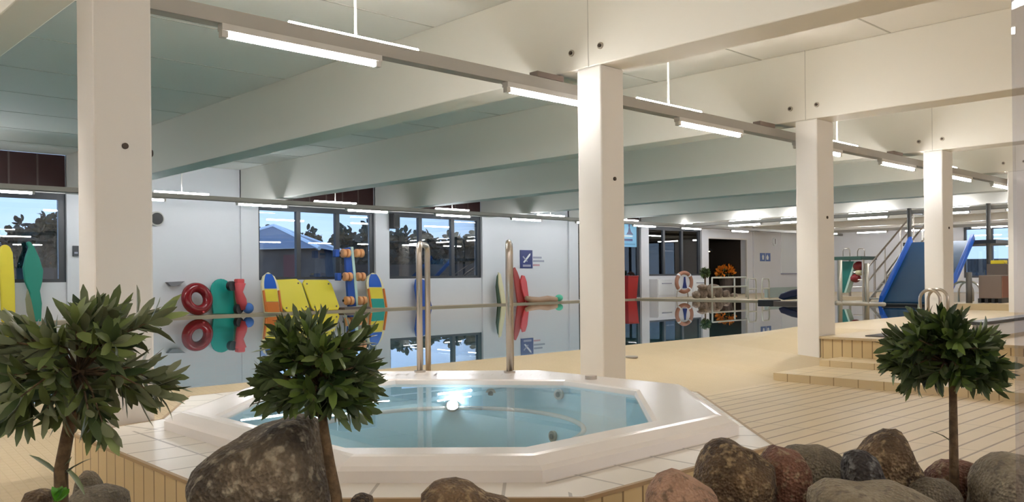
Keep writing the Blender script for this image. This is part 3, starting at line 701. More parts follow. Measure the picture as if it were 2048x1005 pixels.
def leaf(mb, base, dirv, up, L, W):
    dirv = dirv.normalized(); side = dirv.cross(up)
    if side.length < 1e-3: side = dirv.cross(Vector((1, 0, 0)))
    side.normalize(); nr = side.cross(dirv).normalized()
    prof = [(0, 0.10), (0.22, 0.72), (0.5, 1.0), (0.8, 0.80), (1.0, 0.08)]
    cv = random.uniform(-0.15, 0.30); rows = []
    for t, w in prof:
        c = base+dirv*(L*t)-nr*(cv*L*t*t)
        rows.append([mb.bm.verts.new(c-side*W*w/2+nr*W*w*0.12), mb.bm.verts.new(c), mb.bm.verts.new(c+side*W*w/2+nr*W*w*0.12)])
    for A, B_ in zip(rows, rows[1:]):
        mb.bm.faces.new((A[0], A[1], B_[1], B_[0])); mb.bm.faces.new((A[1], A[2], B_[2], B_[1]))
def rdir(zmin=-1):
    while True:
        v = Vector((random.gauss(0, 1), random.gauss(0, 1), random.gauss(0, 1))).normalized()
        if v.z >= zmin: return v
def tree(label, trunk, cc, R3, m, nshoot, L, W, seed, trad=0.012, zmin=-0.8, side=None):
    random.seed(seed)
    t = thing('potted_tree', label, 'tree', trunk[0])
    mb = MB(); n = len(trunk); mb.tube(trunk, [trad*(1.15-0.35*i/(n-1)) for i in range(n)], 10); mb.build('trunk', M_BARK, t, smooth=True)
    br = MB(); fo = MB(); top = Vector(trunk[-1])
    for k in range(nshoot):
        d = rdir(zmin); e = Vector((d.x*R3[0], d.y*R3[1], d.z*R3[2]))*random.uniform(0.45, 1.0)
        end = Vector(cc)+e; st = top.lerp(Vector(cc), random.uniform(0, 0.5)); mid = st.lerp(end, 0.55)+Vector((0, 0, 0.02))
        br.tube([st, mid, end], [0.0035, 0.0025, 0.0015], 5)
        ax = (end-mid).normalized()
        for q in range(random.randint(9, 14)):
            f = random.uniform(0.05, 1.0); b = mid.lerp(end, f) if f > 0.3 else st.lerp(mid, 0.6+f)
            o = rdir(); o = (o-ax*o.dot(ax)).normalized()
            dv = ax*random.uniform(0.5, 1.5)+o*random.uniform(0.6, 1.0)+Vector((0, 0, random.uniform(-0.25, 0.25)))
            leaf(fo, b, dv, ax+rdir()*0.4, L*random.uniform(0.7, 1.15), W*random.uniform(0.75, 1.15))
        for q in range(3):
            leaf(fo, end, ax+rdir()*0.45, rdir(), L*random.uniform(0.7, 1.0), W*random.uniform(0.7, 1.0))
    if side:
        for (b, dv) in side: leaf(fo, Vector(b), Vector(dv), Vector((0, 0, 1)), L, W)
    br.build('branches', M_BARK, t, smooth=True); fo.build('foliage', m, t, smooth=True, fix=False)
    return t
def P(px, py, d): return atD(px, py, d)
def root(px, d, off=0.0): q = cd((px-1024)/FPX*d, d, ZB-0.03); return q
d = 1.95
tree('leafy olive-green tree with long leaves on the far left', [root(118, d), P(122, 940, d), P(135, 870, d), P(150, 800, d), P(160, 740, d)], P(150, 760, d), (0.240, 0.22, 0.195), M_LEAFB, 58, 0.085, 0.023, 4, 0.014, -0.6,
     side=[(P(120, 960, d), RT0*0.8+Vector((0, 0, 0.9))), (P(120, 955, d), -RT0*0.6+Vector((0, 0, 0.6))), (P(118, 985, d), RT0*0.1+Vector((0, 0, 0.5))), (P(122, 930, d), RT0*0.5-Vector((0, 0, 0.4)))])
d = 2.0
tree('round-headed bay tree before the middle of the hot tub', [root(690, d), P(672, 990, d), P(660, 930, d), P(650, 870, d), P(640, 800, d)], P(636, 748, d), (0.150, 0.148, 0.140), M_LEAFA, 76, 0.064, 0.0185, 7, 0.0125, -0.75)
d = 2.3
tree('round-headed bay tree with tall bare trunk in front of the steps', [root(1909, d), P(1908, 940, d), P(1907, 860, d), P(1906, 790, d), P(1903, 740, d)], P(1892, 718, d), (0.128, 0.128, 0.128), M_LEAFA, 76, 0.064, 0.020, 11, 0.0115, -0.75,
     side=[(P(1902, 885, d), -RT0*0.5+Vector((0, 0, 0.45)))])
# bright little weed at the foot of the left tree
mb = MB(); random.seed(3)
for k in range(9): leaf(mb, P(112+random.uniform(-6, 6), 1004, 1.92), rdir(0.2)+Vector((0, 0, 0.6)), rdir(), 0.035, 0.018)
tag(mb.build('weed', leaf_mat('bright_leaf', (0.05, 0.22, 0.01), (0.12, 0.40, 0.03), (0.08, 0.25, 0.02)), smooth=True, fix=False), 'small bright green sprout at the foot of the left tree', 'plant')
# glass screen at the right edge
l0 = (2035-1024)/FPX*1.35
mb = MB(); mb.slab([cd(l0, 1.35, 0.40), cd(l0+0.8, 1.10, 0.40), cd(l0+0.8, 1.10, 2.4), cd(l0, 1.35, 2.4)], FW*0.010)
tag(mb.build('glass_screen', M_SCREEN), 'clear glass screen standing at the right edge beside the rocks', 'glass screen')

# ------------------------------------------------------------------ floats and boards along the window wall
def flatshape(name, label, cat, px_outline, Y, thick, m, lean=0.0, ztop=None, smooth=False, group=None, bevel=0.012, z0=ZD, build=True, parent=None):
    """board standing on the deck: outline measured on the plane Y, leaning back towards the wall by `lean` m at its top"""
    pts = [atY(x, y, Y) for x, y in px_outline]; zmin = min(p.z for p in pts); zmax = max(p.z for p in pts)
    out = []
    for p in pts:
        f = (p.z-zmin)/(zmax-zmin); z = z0+(p.z-zmin)*(zmax-z0)/(zmax-zmin); out.append(Vector((p.x, Y+lean*f, z)))
    mb = MB(); mb.slab(out, (0, thick, 0)); o = mb.build(name, m, parent, bevel=bevel)
    return tag(o, label, cat, group) if parent is None else o
def arc(cx, cy, rx, ry, a0, a1, n=12): return [(cx+rx*math.cos(math.radians(a0+(a1-a0)*i/n)), cy-ry*math.sin(math.radians(a0+(a1-a0)*i/n))) for i in range(n+1)]
Y1 = 19.42
flatshape('swim_float', 'tall yellow foam board with rounded top leaning at the left window', 'float', [(4, 640), (3, 505)]+arc(16, 503, 13, 14, 170, 10, 8)+[(31, 505), (33, 560), (32, 640)], Y1, 0.10, M_YEL, 0.2, bevel=0.03)
flatshape('swim_float', 'green curvy pod-shaped foam board in front of the left window', 'float',
          [(64, 640), (60, 610), (62, 585), (52, 560), (50, 535), (56, 512), (63, 495), (58, 484), (66, 482), (74, 492), (84, 515), (91, 540), (88, 563), (83, 580), (86, 605), (83, 640)], Y1, 0.09, M_GRN, 0.2, bevel=0.025)
p = atY(395, 597, 19.40)
sr = thing('swim_ring', 'big glossy red inflatable swim ring on the pool edge', 'swim ring', (p.x, 19.40, ZD))
ro = (atY(428, 597, 19.40)-atY(362, 597, 19.40)).length/2*0.98; ri = ro*0.40; mb = MB(); mb.torus((p.x, 19.42, ZD+ro), (0.12, -1, 0.22), (ro+ri)/2, (ro-ri)/2); mb.build('ring', M_RED, sr, smooth=True)
mb = MB(); mb.disc((p.x+0.02, 19.12, ZD+ro-0.30), (0, -1, 0), 0.02, 0.04); mb.build('valve', M_CORAL, sr)
flatshape('kickboard', 'turquoise board with rounded top beside the red swim ring', 'board', [(427, 624), (425, 582)]+arc(447, 582, 22, 24, 170, 10, 10)+[(470, 600), (468, 624)], 19.5, 0.06, M_TEAL, 0.12)
# red dumbbell-like float with dark and blue wheels
p = atY(478, 595, 19.35)
t = thing('water_toy', 'coral red float with two dark wheels and a blue ball end', 'float', (p.x, 19.35, ZD))
X = lambda px, Y=19.35: atY(px, 560, Y).x
Zs = lambda py, Y=19.35, px=480: atY(px, py, Y).z
dz = ZD - Zs(627)
def zz_(py): return max(ZD+0.0, Zs(py)+dz)
mb = MB(); mb.tube([(X(478), 19.35, zz_(566)), (X(477), 19.34, zz_(584)), (X(481), 19.33, zz_(600)), (X(486), 19.33, zz_(618))], [0.16, 0.10, 0.13, 0.10], 14); mb.build('body', M_CORAL, t, smooth=True)
mb = MB(); mb.box((X(471), 19.25, zz_(574)), (X(486), 19.45, zz_(557)), 0.03); mb.build('head', M_CORAL, t)
for px, py in ((461, 571), (475, 617)):
    mb = MB(); mb.disc((X(px), 19.32, max(zz_(py), ZD+0.115)), (0.35, -1, 0), 0.115, 0.10); mb.build('wheel', M_BLACK, t)
mb = MB(); mb.ball((X(494), 19.30, ZD+0.13), 0.13, 3); mb.build('ball_end', mat('mid_blue_foam', (0.05, 0.16, 0.48), 0.5), t, smooth=True)
flatshape('kickboard', 'small dark green foam strip behind the coral red float', 'board', [(466, 625), (464, 582), (474, 578), (478, 625)], 19.55, 0.04, mat('olive_foam', (0.05, 0.22, 0.10), 0.5), 0.06)

def surfboard(label, x0, x1, ytop, ybot, nose, mid, low, Y):
    cx = (x0+x1)/2; w = (x1-x0)/2; h = ybot-ytop
    t = thing('surf_float', label, 'float', (atY(cx, ybot, Y).x, Y, ZD))
    def outl(s, a, b):
        f = lambda q: w*s*min(1, (1-(1-min(1, q/0.45))**2)**0.5+0.02)
        k = [a+(b-a)*i/10 for i in range(11)]
        return [(cx-f(q), ytop+h*q) for q in k]+[(cx+f(q), ytop+h*q) for q in reversed(k)]
    def add(nm, s, a, b, off, th, m):
        pts = [atY(x, y, Y) for x, y in outl(s, a, b)]; zb_, zt_ = atY(cx, ybot, Y).z, atY(cx, ytop, Y).z
        o_ = [Vector((p.x, Y-off+0.25*(p.z-zb_)/(zt_-zb_), ZD+(p.z-zb_)*(zt_-ZD)/(zt_-zb_))) for p in pts]
        mb = MB(); mb.slab(o_, (0, th, 0)); mb.build(nm, m, t)
    add('deck', 1.0, 0, 1, 0, 0.06, M_CREAM); add('nose_panel', 0.72, 0.04, 0.40, 0.012, 0.015, nose)
    add('middle_panel', 0.72, 0.42, 0.72, 0.012, 0.015, mid); add('tail_panel', 0.72, 0.73, 0.98, 0.012, 0.015, low)
    for s in (-1, 1):
        pts = [atY(cx+s*w*0.90, ytop+h*q, Y) for q in (0.45, 0.97)]; zb_, zt_ = atY(cx, ybot, Y).z, atY(cx, ytop, Y).z
        g = [Vector((p.x, Y-0.02+0.25*(p.z-zb_)/(zt_-zb_), ZD+(p.z-zb_)*(zt_-ZD)/(zt_-zb_))) for p in pts]
        mb = MB(); mb.tube(g, 0.03, 8); mb.build('side_stripe', M_ORG, t)
surfboard('blue-nosed orange and yellow surf-shaped float left of the yellow mats', 530, 564, 545, 622, M_BBLUE, M_YEL, M_ORG, 19.10)
surfboard('blue-nosed surf-shaped float with a green tail right of the roller frame', 740, 774, 546, 614, M_BBLUE, M_YEL, M_TEAL, 19.35)
def ymat(label, pts, Y=19.3):
    t = thing('foam_mat', label, 'mat', (atY((pts[0][0]+pts[2][0])/2, pts[2][1], Y).x, Y, ZD), 'yellow foam mats')
    zmin = min(atY(x, y, Y).z for x, y in pts); zmax = max(atY(x, y, Y).z for x, y in pts)
    out = []
    for x, y in pts: p = atY(x, y, Y); f = (p.z-zmin)/(zmax-zmin); out.append(Vector((p.x, Y+0.3*f, ZD+f*(zmax-ZD))))
    mb = MB(); mb.slab(out, (0, 0.07, 0)); mb.build('pad', M_YELM, t, bevel=0.02)
    c = sum(out, Vector())/len(out)
    for i in (0, 2, 4, 6):
        q = (out[i]+out[i+1])/2; q = q.lerp(c, 0.16); mb = MB(); mb.disc((q.x, q.y-0.004, q.z), (0, -1, 0.25), 0.022, 0.012); mb.build('eyelet', M_WOODB, t)
ymat('left yellow square foam mat leaning under the second window', [(556, 566), (561, 560), (606, 558), (614, 566), (621, 612), (616, 618), (575, 621), (568, 615)])
ymat('right yellow square foam mat beside the blue roller frame', [(617, 567), (622, 560), (668, 560), (674, 567), (681, 610), (677, 616), (630, 618), (625, 612)])
# blue board with roller arms
Yb = 19.32
p = atY(708, 615, Yb)
t = thing('roller_float', 'tall blue float with peach rollers standing before the second window', 'float', (p.x, Yb, ZD))
def slabpx(nm, pts, Y, th, m, par, lean=0.0):
    q = [atY(x, y, Y) for x, y in pts]; mb = MB(); mb.slab(q, (0, th, 0)); return mb.build(nm, m, par, bevel=0.01)
bot = atY(708, 615, Yb).z
def zfix(z): return ZD + (z-bot)*1.0 if bot > ZD else z
slabpx('board', [(690, 497), (701, 495), (713, 613), (698, 614)], Yb, 0.10, M_BLUE, t)
slabpx('edge_strip', [(702, 494), (707, 494), (718, 612), (713, 613)], Yb-0.02, 0.14, M_MINT, t)
for k, (py, xa, xb, blue) in enumerate(((507, 683, 728, True), (554, 687, 731, True), (602, 690, 734, False))):
    for s, xc in ((0, xa+8), (1, xb-10)):
        for q in (-1, 1):
            c = atY(xc+q*4.2, py, Yb-0.04); mb = MB(); mb.disc(c, (1, 0, 0), 0.115, 0.095, 20); mb.build('roller', M_ROLL, t, bevel=0.02)
    a, b_ = atY(xa-4, py, Yb+0.05), atY(xb, py, Yb+0.05); mb = MB(); mb.tube([a, b_], 0.035, 10); mb.build('axle', M_BLACK, t)
    if blue:
        c = atY(xa-11, py, Yb); mb = MB(); mb.box(c-Vector((0.06, 0.08, 0.10)), c+Vector((0.06, 0.08, 0.10)), 0.02); mb.build('end_block', M_BLUE, t)
mb = MB(); mb.box((atY(690, 610, Yb).x-0.1, Yb-0.15, ZD), (atY(735, 610, Yb).x, Yb+0.2, ZD+0.06)); mb.build('foot', M_WOODB, t)
flatshape('kickboard', 'dark blue kickboard leaning on the wall behind the left handrail', 'board', [(835, 608), (834, 572), (838, 559), (846, 557), (855, 560), (860, 575), (864, 607)], 19.45, 0.05, M_BLUE, 0.15)
flatshape('kickboard', 'dark green board edge standing left of the right handrail', 'board', [(996, 602), (995, 572), (999, 552), (1003, 546), (1006, 575), (1010, 602)], 19.5, 0.05, mat('forest_foam', (0.03, 0.07, 0.03), 0.5), 0.1)
flatshape('kickboard', 'thin pale yellow board standing right of the dark green one', 'board', [(1004, 602), (1001, 565), (1002, 545), (1006, 548), (1010, 575), (1013, 602)], 19.2, 0.05, M_CREAM, 0.1)
flatshape('kickboard', 'tall dark red board below the blue swimming sign', 'board', [(1036, 599), (1033, 560), (1032, 538), (1036, 535), (1040, 544), (1048, 570), (1051, 598)], 19.5, 0.06, mat('brick_foam', (0.36, 0.04, 0.035), 0.5), 0.12)
flatshape('kickboard', 'coral pink board beside the tall dark red board', 'board', [(1053, 596), (1047, 575), (1046, 560), (1050, 551), (1055, 552), (1058, 562), (1059, 590), (1060, 596)], 19.42, 0.06, M_CORAL, 0.12)
pts = [(1052, 585), (1062, 590), (1078, 592), (1095, 589), (1112, 592)]
t = thing('wavy_float', 'long tan wavy float lying on the deck with a mint ball end', 'float', (atY(1085, 595, 19.35).x, 19.35, ZD))
mb = MB(); mb.tube([Vector((atY(x, y, 19.35).x, 19.35, ZD+0.05+max(0, (593-y))*0.0125)) for x, y in pts], [0.07, 0.10, 0.10, 0.10, 0.09], 12); mb.build('body', M_SAND, t, smooth=True)
c = atY(1118, 590, 19.35); mb = MB(); mb.ball((c.x, 19.35, ZD+0.115), 0.125, 3, (1.2, 0.9, 0.9)); mb.build('ball_end', mat('mint_foam', (0.10, 0.55, 0.36), 0.5), t, smooth=True)
# wall fittings
c = atY(347, 567, YW); mb = MB(); mb.slab([atY(x, y, YW-0.001) for x, y in ((330, 565), (365, 563), (352, 572), (338, 573))], (0, -0.14, 0)); tag(mb.build('wall_bracket', mat('grey_bracket', (0.20, 0.20, 0.22), 0.5)), 'grey bracket on the white wall above the red swim ring', 'bracket')
c = atY(312, 438, YW-0.04); t = thing('wall_speaker', 'round dark horn on the white wall peeking past the first column', 'speaker', (c.x, YW-0.05, c.z-0.18))
mb = MB(); mb.disc((c.x, YW-0.05, c.z), (0, 1, 0), 0.165, 0.10, 32); mb.build('rim', M_HOUSE, t); mb = MB(); mb.disc((c.x, YW-0.105, c.z), (0, 1, 0), 0.135, 0.03, 32); mb.build('cone', M_BLACK, t)
q0, q1 = atY(784, 427, YW-0.2), atY(797, 458, YW-0.2); t = thing('wall_speaker', 'black box loudspeaker hung at the upper corner of the third window', 'speaker', (q0.x, YW-0.15, q1.z))
mb = MB(); mb.box((q0.x, YW-0.28, q1.z), (q1.x, YW-0.06, q0.z), 0.015); mb.build('cabinet', M_BLACK, t); mb = MB(); mb.box((q0.x+0.03, YW-0.29, q1.z+0.05), (q1.x-0.03, YW-0.278, q0.z-0.05)); mb.build('grille', mat('dark_grille', (0.03, 0.03, 0.03), 0.8), t)
mb = MB(); mb.box((q1.x-0.05, YW-0.1, (q0.z+q1.z)/2), (q1.x+0.12, YW-0.055, (q0.z+q1.z)/2+0.06)); mb.build('bracket', M_BLACK, t)
q0, q1 = atY(146, 492, YW-0.1), atY(157, 513, YW-0.1); t = thing('wall_switch', 'dark switch box on the pier right of the left window', 'switch', (q0.x, YW-0.09, q1.z))
mb = MB(); mb.box((q0.x, YW-0.12, q1.z), (q1.x, YW-0.06, q0.z)); mb.build('box', M_DARK, t); zc = (q0.z+q1.z)/2
mb = MB(); mb.box((q0.x+0.02, YW-0.126, zc-0.06), (q1.x-0.02, YW-0.119, zc-0.02)); mb.build('button', M_GREYP, t)
# signs
def rectpx(x0, y0, x1, y1, Y): return atY(x0, y1, Y), atY(x1, y0, Y)
def sign(name, label, box, Y, m, marks, th=0.02):
    a, b = rectpx(*box, Y); t = thing(name, label, 'sign', ((a.x+b.x)/2, Y, a.z))
    mb = MB(); mb.box((a.x, Y-th, a.z), (b.x, Y, b.z)); mb.build('panel', m, t)
    for nm, poly, mm in marks:
        o_ = [Vector((a.x+(b.x-a.x)*u, Y-th-0.002, a.z+(b.z-a.z)*v)) for u, v in poly]; mb = MB(); mb.slab(o_, (0, 0.004, 0)); mb.build(nm, mm, t)
    return t
R_ = lambda x0, y0, x1, y1: [(x0, y0), (x1, y0), (x1, y1), (x0, y1)]
sign('pool_sign', 'dark blue sign with white diagonal diver on the white wall', (1040, 501, 1064, 537), YW-0.001, M_SIGNB,
     [('diver', [(0.22, 0.33), (0.34, 0.30), (0.80, 0.70), (0.84, 0.82), (0.74, 0.80)], M_WHITE), ('diver', [(0.18, 0.62), (0.24, 0.68), (0.60, 0.40), (0.55, 0.34)], M_GREYP), ('caption_bar', R_(0.2, 0.08, 0.85, 0.2), M_GREYP)])
for k, (y, xa, xb, mm) in enumerate(((516, 1066, 1083, M_GREYP), (523, 1066, 1088, M_GREYP), (531, 1066, 1079, mat('rose_print', (0.55, 0.30, 0.34), 0.5)))):
    a, b = rectpx(xa, y-2, xb, y+1.5, YW); mb = MB(); mb.box((a.x, YW-0.006, a.z), (b.x, YW, b.z))
    o = mb.build('wall_lettering', mm); tag(o, ('top', 'middle grey', 'lowest reddish')[k]+' line of small faded lettering right of the blue sign', 'lettering')
xg = GRID[7]+PIERW
sign('warning_sign', 'light blue sign with a dark pictogram hung beside the second column', (1243, 446, 1272, 494), YW-0.25, M_SIGNL,
     [('pictogram', [(0.30, 0.50), (0.42, 0.62), (0.47, 0.80), (0.44, 0.88), (0.50, 0.95), (0.57, 0.88), (0.54, 0.80), (0.62, 0.62), (0.78, 0.50)], M_SIGNB), ('caption_bar', R_(0.15, 0.24, 0.72, 0.33), M_SIGNB), ('caption_bar', R_(0.15, 0.08, 0.9, 0.14), mat('mid_sign_blue', (0.10, 0.30, 0.52), 0.4)), ('white_bar', R_(0.15, 0.42, 0.72, 0.46), M_WHITE)])
a, b = rectpx(1243, 446, 1272, 494, YW-0.25)
for xx in (a.x+0.08, b.x-0.08):
    mb = MB(); mb.tube([(xx, YW-0.26, b.z), (xx, YW-0.26, b.z+0.0), (xx, YW-0.02, b.z+0.08)], 0.008, 6); tag(mb.build('sign_bracket', M_STEEL), 'thin steel arm holding the light blue sign', 'bracket', 'sign arms')
sign('toilet_sign', 'small blue double sign with two white figures on the far wall', (1520, 507, 1540, 523), YW-0.001, M_SIGNM,
     [('figure', [(0.2, 0.2), (0.32, 0.2), (0.36, 0.6), (0.26, 0.85), (0.16, 0.6)], M_WHITE), ('figure', [(0.62, 0.2), (0.78, 0.2), (0.82, 0.5), (0.7, 0.85), (0.58, 0.5)], M_WHITE), ('divider', R_(0.48, 0.0, 0.51, 1.0), M_WALL)])
a, b = rectpx(1562, 462, 1592, 547, YW); t = thing('notice_board', 'blank white board on the far wall left of the third column', 'board', ((a.x+b.x)/2, YW, a.z))
mb = MB(); mb.box((a.x, YW-0.03, a.z), (b.x, YW-0.001, b.z)); mb.build('panel', M_WHITE, t); mb = MB(); mb.box((a.x-0.03, YW-0.05, a.z-0.05), (b.x+0.03, YW-0.001, a.z)); mb.build('ledge', M_GREYP, t)
# small clock above double sign
c = atY(1549, 484, YW-0.02); t = thing('wall_clock', 'small pale wall clock above the blue double sign', 'clock', (c.x, YW-0.02, c.z-0.2)); mb = MB(); mb.disc((c.x, YW-0.03, c.z), (0, 1, 0), 0.18, 0.05, 28); mb.build('face', M_WHITE, t)
mb = MB(); mb.box((c.x-0.012, YW-0.065, c.z), (c.x+0.012, YW-0.055, c.z+0.13)); mb.build('hand', M_BLACK, t); mb = MB(); mb.box((c.x-0.012, YW-0.065, c.z-0.10), (c.x+0.012, YW-0.055, c.z)); mb.build('hand', M_BLACK, t)
# red bin by the glazed bay
a, b = rectpx(1248, 553, 1268, 592, 19.4); t = thing('waste_bin', 'red square bin standing below the light blue sign', 'bin', ((a.x+b.x)/2, 19.4, ZD))
mb = MB(); x0, x1, zt = a.x, b.x, b.z; ym = 19.4
mb.rings([[(x0+.05, ym-.15, ZD), (x1-.05, ym-.15, ZD), (x1-.05, ym+.15, ZD), (x0+.05, ym+.15, ZD)], [(x0, ym-.2, zt), (x1, ym-.2, zt), (x1, ym+.2, zt), (x0, ym+.2, zt)], [(x0+.03, ym-.17, zt), (x1-.03, ym-.17, zt), (x1-.03, ym+.17, zt), (x0+.03, ym+.17, zt)], [(x0+.06, ym-.13, ZD+.1), (x1-.06, ym-.13, ZD+.1), (x1-.06, ym+.13, ZD+.1), (x0+.06, ym+.13, ZD+.1)]], cap0=True, cap1=True)
mb.build('body', mat('red_bin', (0.36, 0.012, 0.01), 0.4), t); mb = MB(); mb.tube([(x0, ym-.2, zt), (x1, ym-.2, zt), (x1, ym+.2, zt), (x0, ym+.2, zt)], 0.02, 8, closed=True); mb.build('rim', mat('red_bin', (0, 0, 0)), t)
# low cabinets below the far window
xa = GRID[8]+PIERW
for k in range(3):
    x0 = xa+0.05+k*1.12; t = thing('low_cabinet', ('white low cabinet next to the pier below the narrow far window', 'white low cabinet in the middle below the narrow far window', 'white low cabinet behind the lifebuoy stand')[k], 'cabinet', (x0+0.55, YW-0.22, ZD))
    mb = MB(); mb.box((x0, YW-0.40, ZD), (x0+1.10, YW-0.02, 0.98)); mb.build('body', M_WALL, t); mb = MB(); mb.box((x0+0.03, YW-0.42, ZD+0.08), (x0+1.07, YW-0.40, 0.95)); dd = mb.build('door', M_WHITE, t)
    mb = MB(); mb.box((x0+0.25, YW-0.44, 0.80), (x0+0.85, YW-0.42, 0.83)); mb.build('handle', M_GREYP, dd)
# lifebuoy on a stand
c = atY(1368, 565, 18.6); t = thing('lifebuoy', 'brown and white lifebuoy with white centre board on a stand', 'lifebuoy', (c.x, 18.6, ZD))
R0 = (atY(1382, 565, 18.6)-atY(1355, 565, 18.6)).length/2; rt = R0*0.17; ax = Vector((-0.25, -1.0, 0)).normalized()
M_BUOY = mat('buoy_brown', (0.36, 0.17, 0.11), 0.5)
mb = MB(); mb.torus(c, ax, R0-rt, rt, 48, 14); rg = mb.build('ring', M_BUOY, t, smooth=True)
mb = MB(); mb.disc(c-ax*0.02, ax, R0-1.4*rt, 0.03, 32); bd = mb.build('centre_board', M_WHITE, t)
side = Vector((1.0, -0.25, 0)).normalized(); f0 = c-ax*0.0+Vector((-0.0, 0, 0)) + ax*(-0.0)
mb = MB(); fr = c+ax*0.03
mb.slab([fr+side*u+Vector((0, 0, v)) for u, v in ((-0.10, -0.22), (0.10, -0.22), (0.05, 0.0), (0.03, 0.2), (-0.03, 0.2), (-0.05, 0.0))], ax*0.02); mb.build('pictogram', M_SIGNB, bd)
for k in range(4):
    an = math.pi/4+k*math.pi/2; mb = MB(); q = c+side*math.cos(an)*(R0-rt)+Vector((0, 0, math.sin(an)*(R0-rt))); mb.ball(q, rt*1.12, 2); mb.build('white_band', M_WHITE, rg, smooth=True)
for s in (-1, 1):
    mb = MB(); mb.tube([c+side*0.2*s-ax*0.10, Vector((c.x+side.x*0.28*s-ax.x*0.1, c.y+side.y*0.28*s-ax.y*0.1, ZD))], 0.022, 8); mb.build('leg', M_STEEL, t)
# rock heap with small ball tree at the far pool corner
random.seed(21)
RMF = rock_mat('far_rock', (0.20, 0.14, 0.10), (0.40, 0.31, 0.24), (0.14, 0.11, 0.08), 3)
hl = ['leftmost low', 'left rounded', 'second tall', 'middle broad', 'right rounded', 'rightmost low', 'upper left flat', 'upper right flat']
for k, (px, py, w, hgt) in enumerate(((1392, 590, 16, 12), (1405, 585, 20, 22), (1421, 583, 20, 24), (1437, 585, 18, 22), (1452, 589, 16, 14), (1468, 592, 16, 10), (1405, 574, 20, 8), (1427, 574, 24, 9))):
    c = atY(px, py, 17.4+0.12*(k % 2)); sc = 31.0/FPX
    mb = MB(); r = w*sc*0.62; h2 = hgt*sc*0.62
    vs = mb.ball((0, 0, 0), 1.0, 3)
    for v in vs:
        q = 1+0.16*noise.noise(v.co*1.7+Vector((k*5, 0, 0))); v.co = Vector((v.co.x*r*q+c.x, v.co.y*r*0.7*q+c.y, max(ZD-0.02, v.co.z*h2*q+c.z)))
    tag(mb.build('boulder', RMF, smooth=True), hl[k]+' brown boulder in the heap beside the lifebuoy', 'rock')
c = atY(1410, 546, 17.9); t = thing('ball_tree', 'tiny round-headed tree standing beside the dark doorway', 'tree', (c.x, c.y, ZD))
mb = MB(); mb.tube([(c.x, c.y, ZD), (c.x, c.y, c.z)], 0.03, 8); mb.build('trunk', M_BARK, t)
mb = MB(); random.seed(5)
for k in range(260): d_ = rdir(); leaf(mb, c+d_*random.uniform(0.03, 0.14), d_+rdir()*0.6, rdir(), 0.11, 0.05)
mb.build('foliage', M_LEAFA, t, smooth=True, fix=False)
# orange flowering plants in the dark alcove
random.seed(9); M_FLOWER = mat('orange_petals', (0.95, 0.30, 0.02), 0.6); 
for nm, px, py, w, lab in (('flower_tub', 1452, 545, 24, 'tub of orange flowers glowing in the dark doorway'), ('flower_tub', 1481, 541, 9, 'smaller tub of orange flowers right in the dark doorway')):
    Yq = YW+0.9; c = atY(px, py, Yq); t = thing(nm, lab, 'plant', (c.x, Yq, ZD-0.001))
    mb = MB(); mb.rings([[(c.x+0.22*math.cos(a*math.pi/8), Yq+0.22*math.sin(a*math.pi/8), ZD-0.001) for a in range(16)], [(c.x+0.32*math.cos(a*math.pi/8), Yq+0.32*math.sin(a*math.pi/8), c.z-0.25) for a in range(16)]], True, True); mb.build('pot', M_WOODB, t)
    mb = MB(); gr_ = MB()
    for k in range(150):
        d_ = rdir(-0.2); q = Vector((c.x, Yq, c.z-0.1))+Vector((d_.x*w*0.019, d_.y*0.35, d_.z*0.36))*random.uniform(0.6, 1); leaf(mb, q, d_+rdir()*0.5, rdir(), 0.16, 0.10)
        if k % 2: leaf(gr_, q-Vector((0, 0, 0.12)), rdir(), rdir(), 0.18, 0.06)
    mb.build('blossom', M_FLOWER, t, fix=False); gr_.build('foliage', M_LEAFA, t, fix=False)
t = thing('alcove_fill_lamp', 'small unseen warm lamp added to light the orange flowers', 'lamp', ((dx0+dx1)/2, YW+0.9, 2.1))  # lamp added inside the alcove to light the flowers
mb = MB(); mb.tube([((dx0+dx1)/2, YW+0.9, 2.25), ((dx0+dx1)/2, YW+0.9, 2.66)], 0.01, 6); mb.build('cord', M_BLACK, t)
mb = MB(); mb.rings([[((dx0+dx1)/2+r*math.cos(a*math.pi/8), YW+0.9+r*math.sin(a*math.pi/8), z) for a in range(16)] for r, z in ((0.14, 2.12), (0.05, 2.25))], False, True); mb.build('lamp_shade', M_BLACK, t)
mb = MB(); mb.ball(((dx0+dx1)/2, YW+0.9, 2.14), 0.04, 2); mb.build('bulb', mat('warm_fill_bulb', (1.0, 0.75, 0.4), emit=22), t)
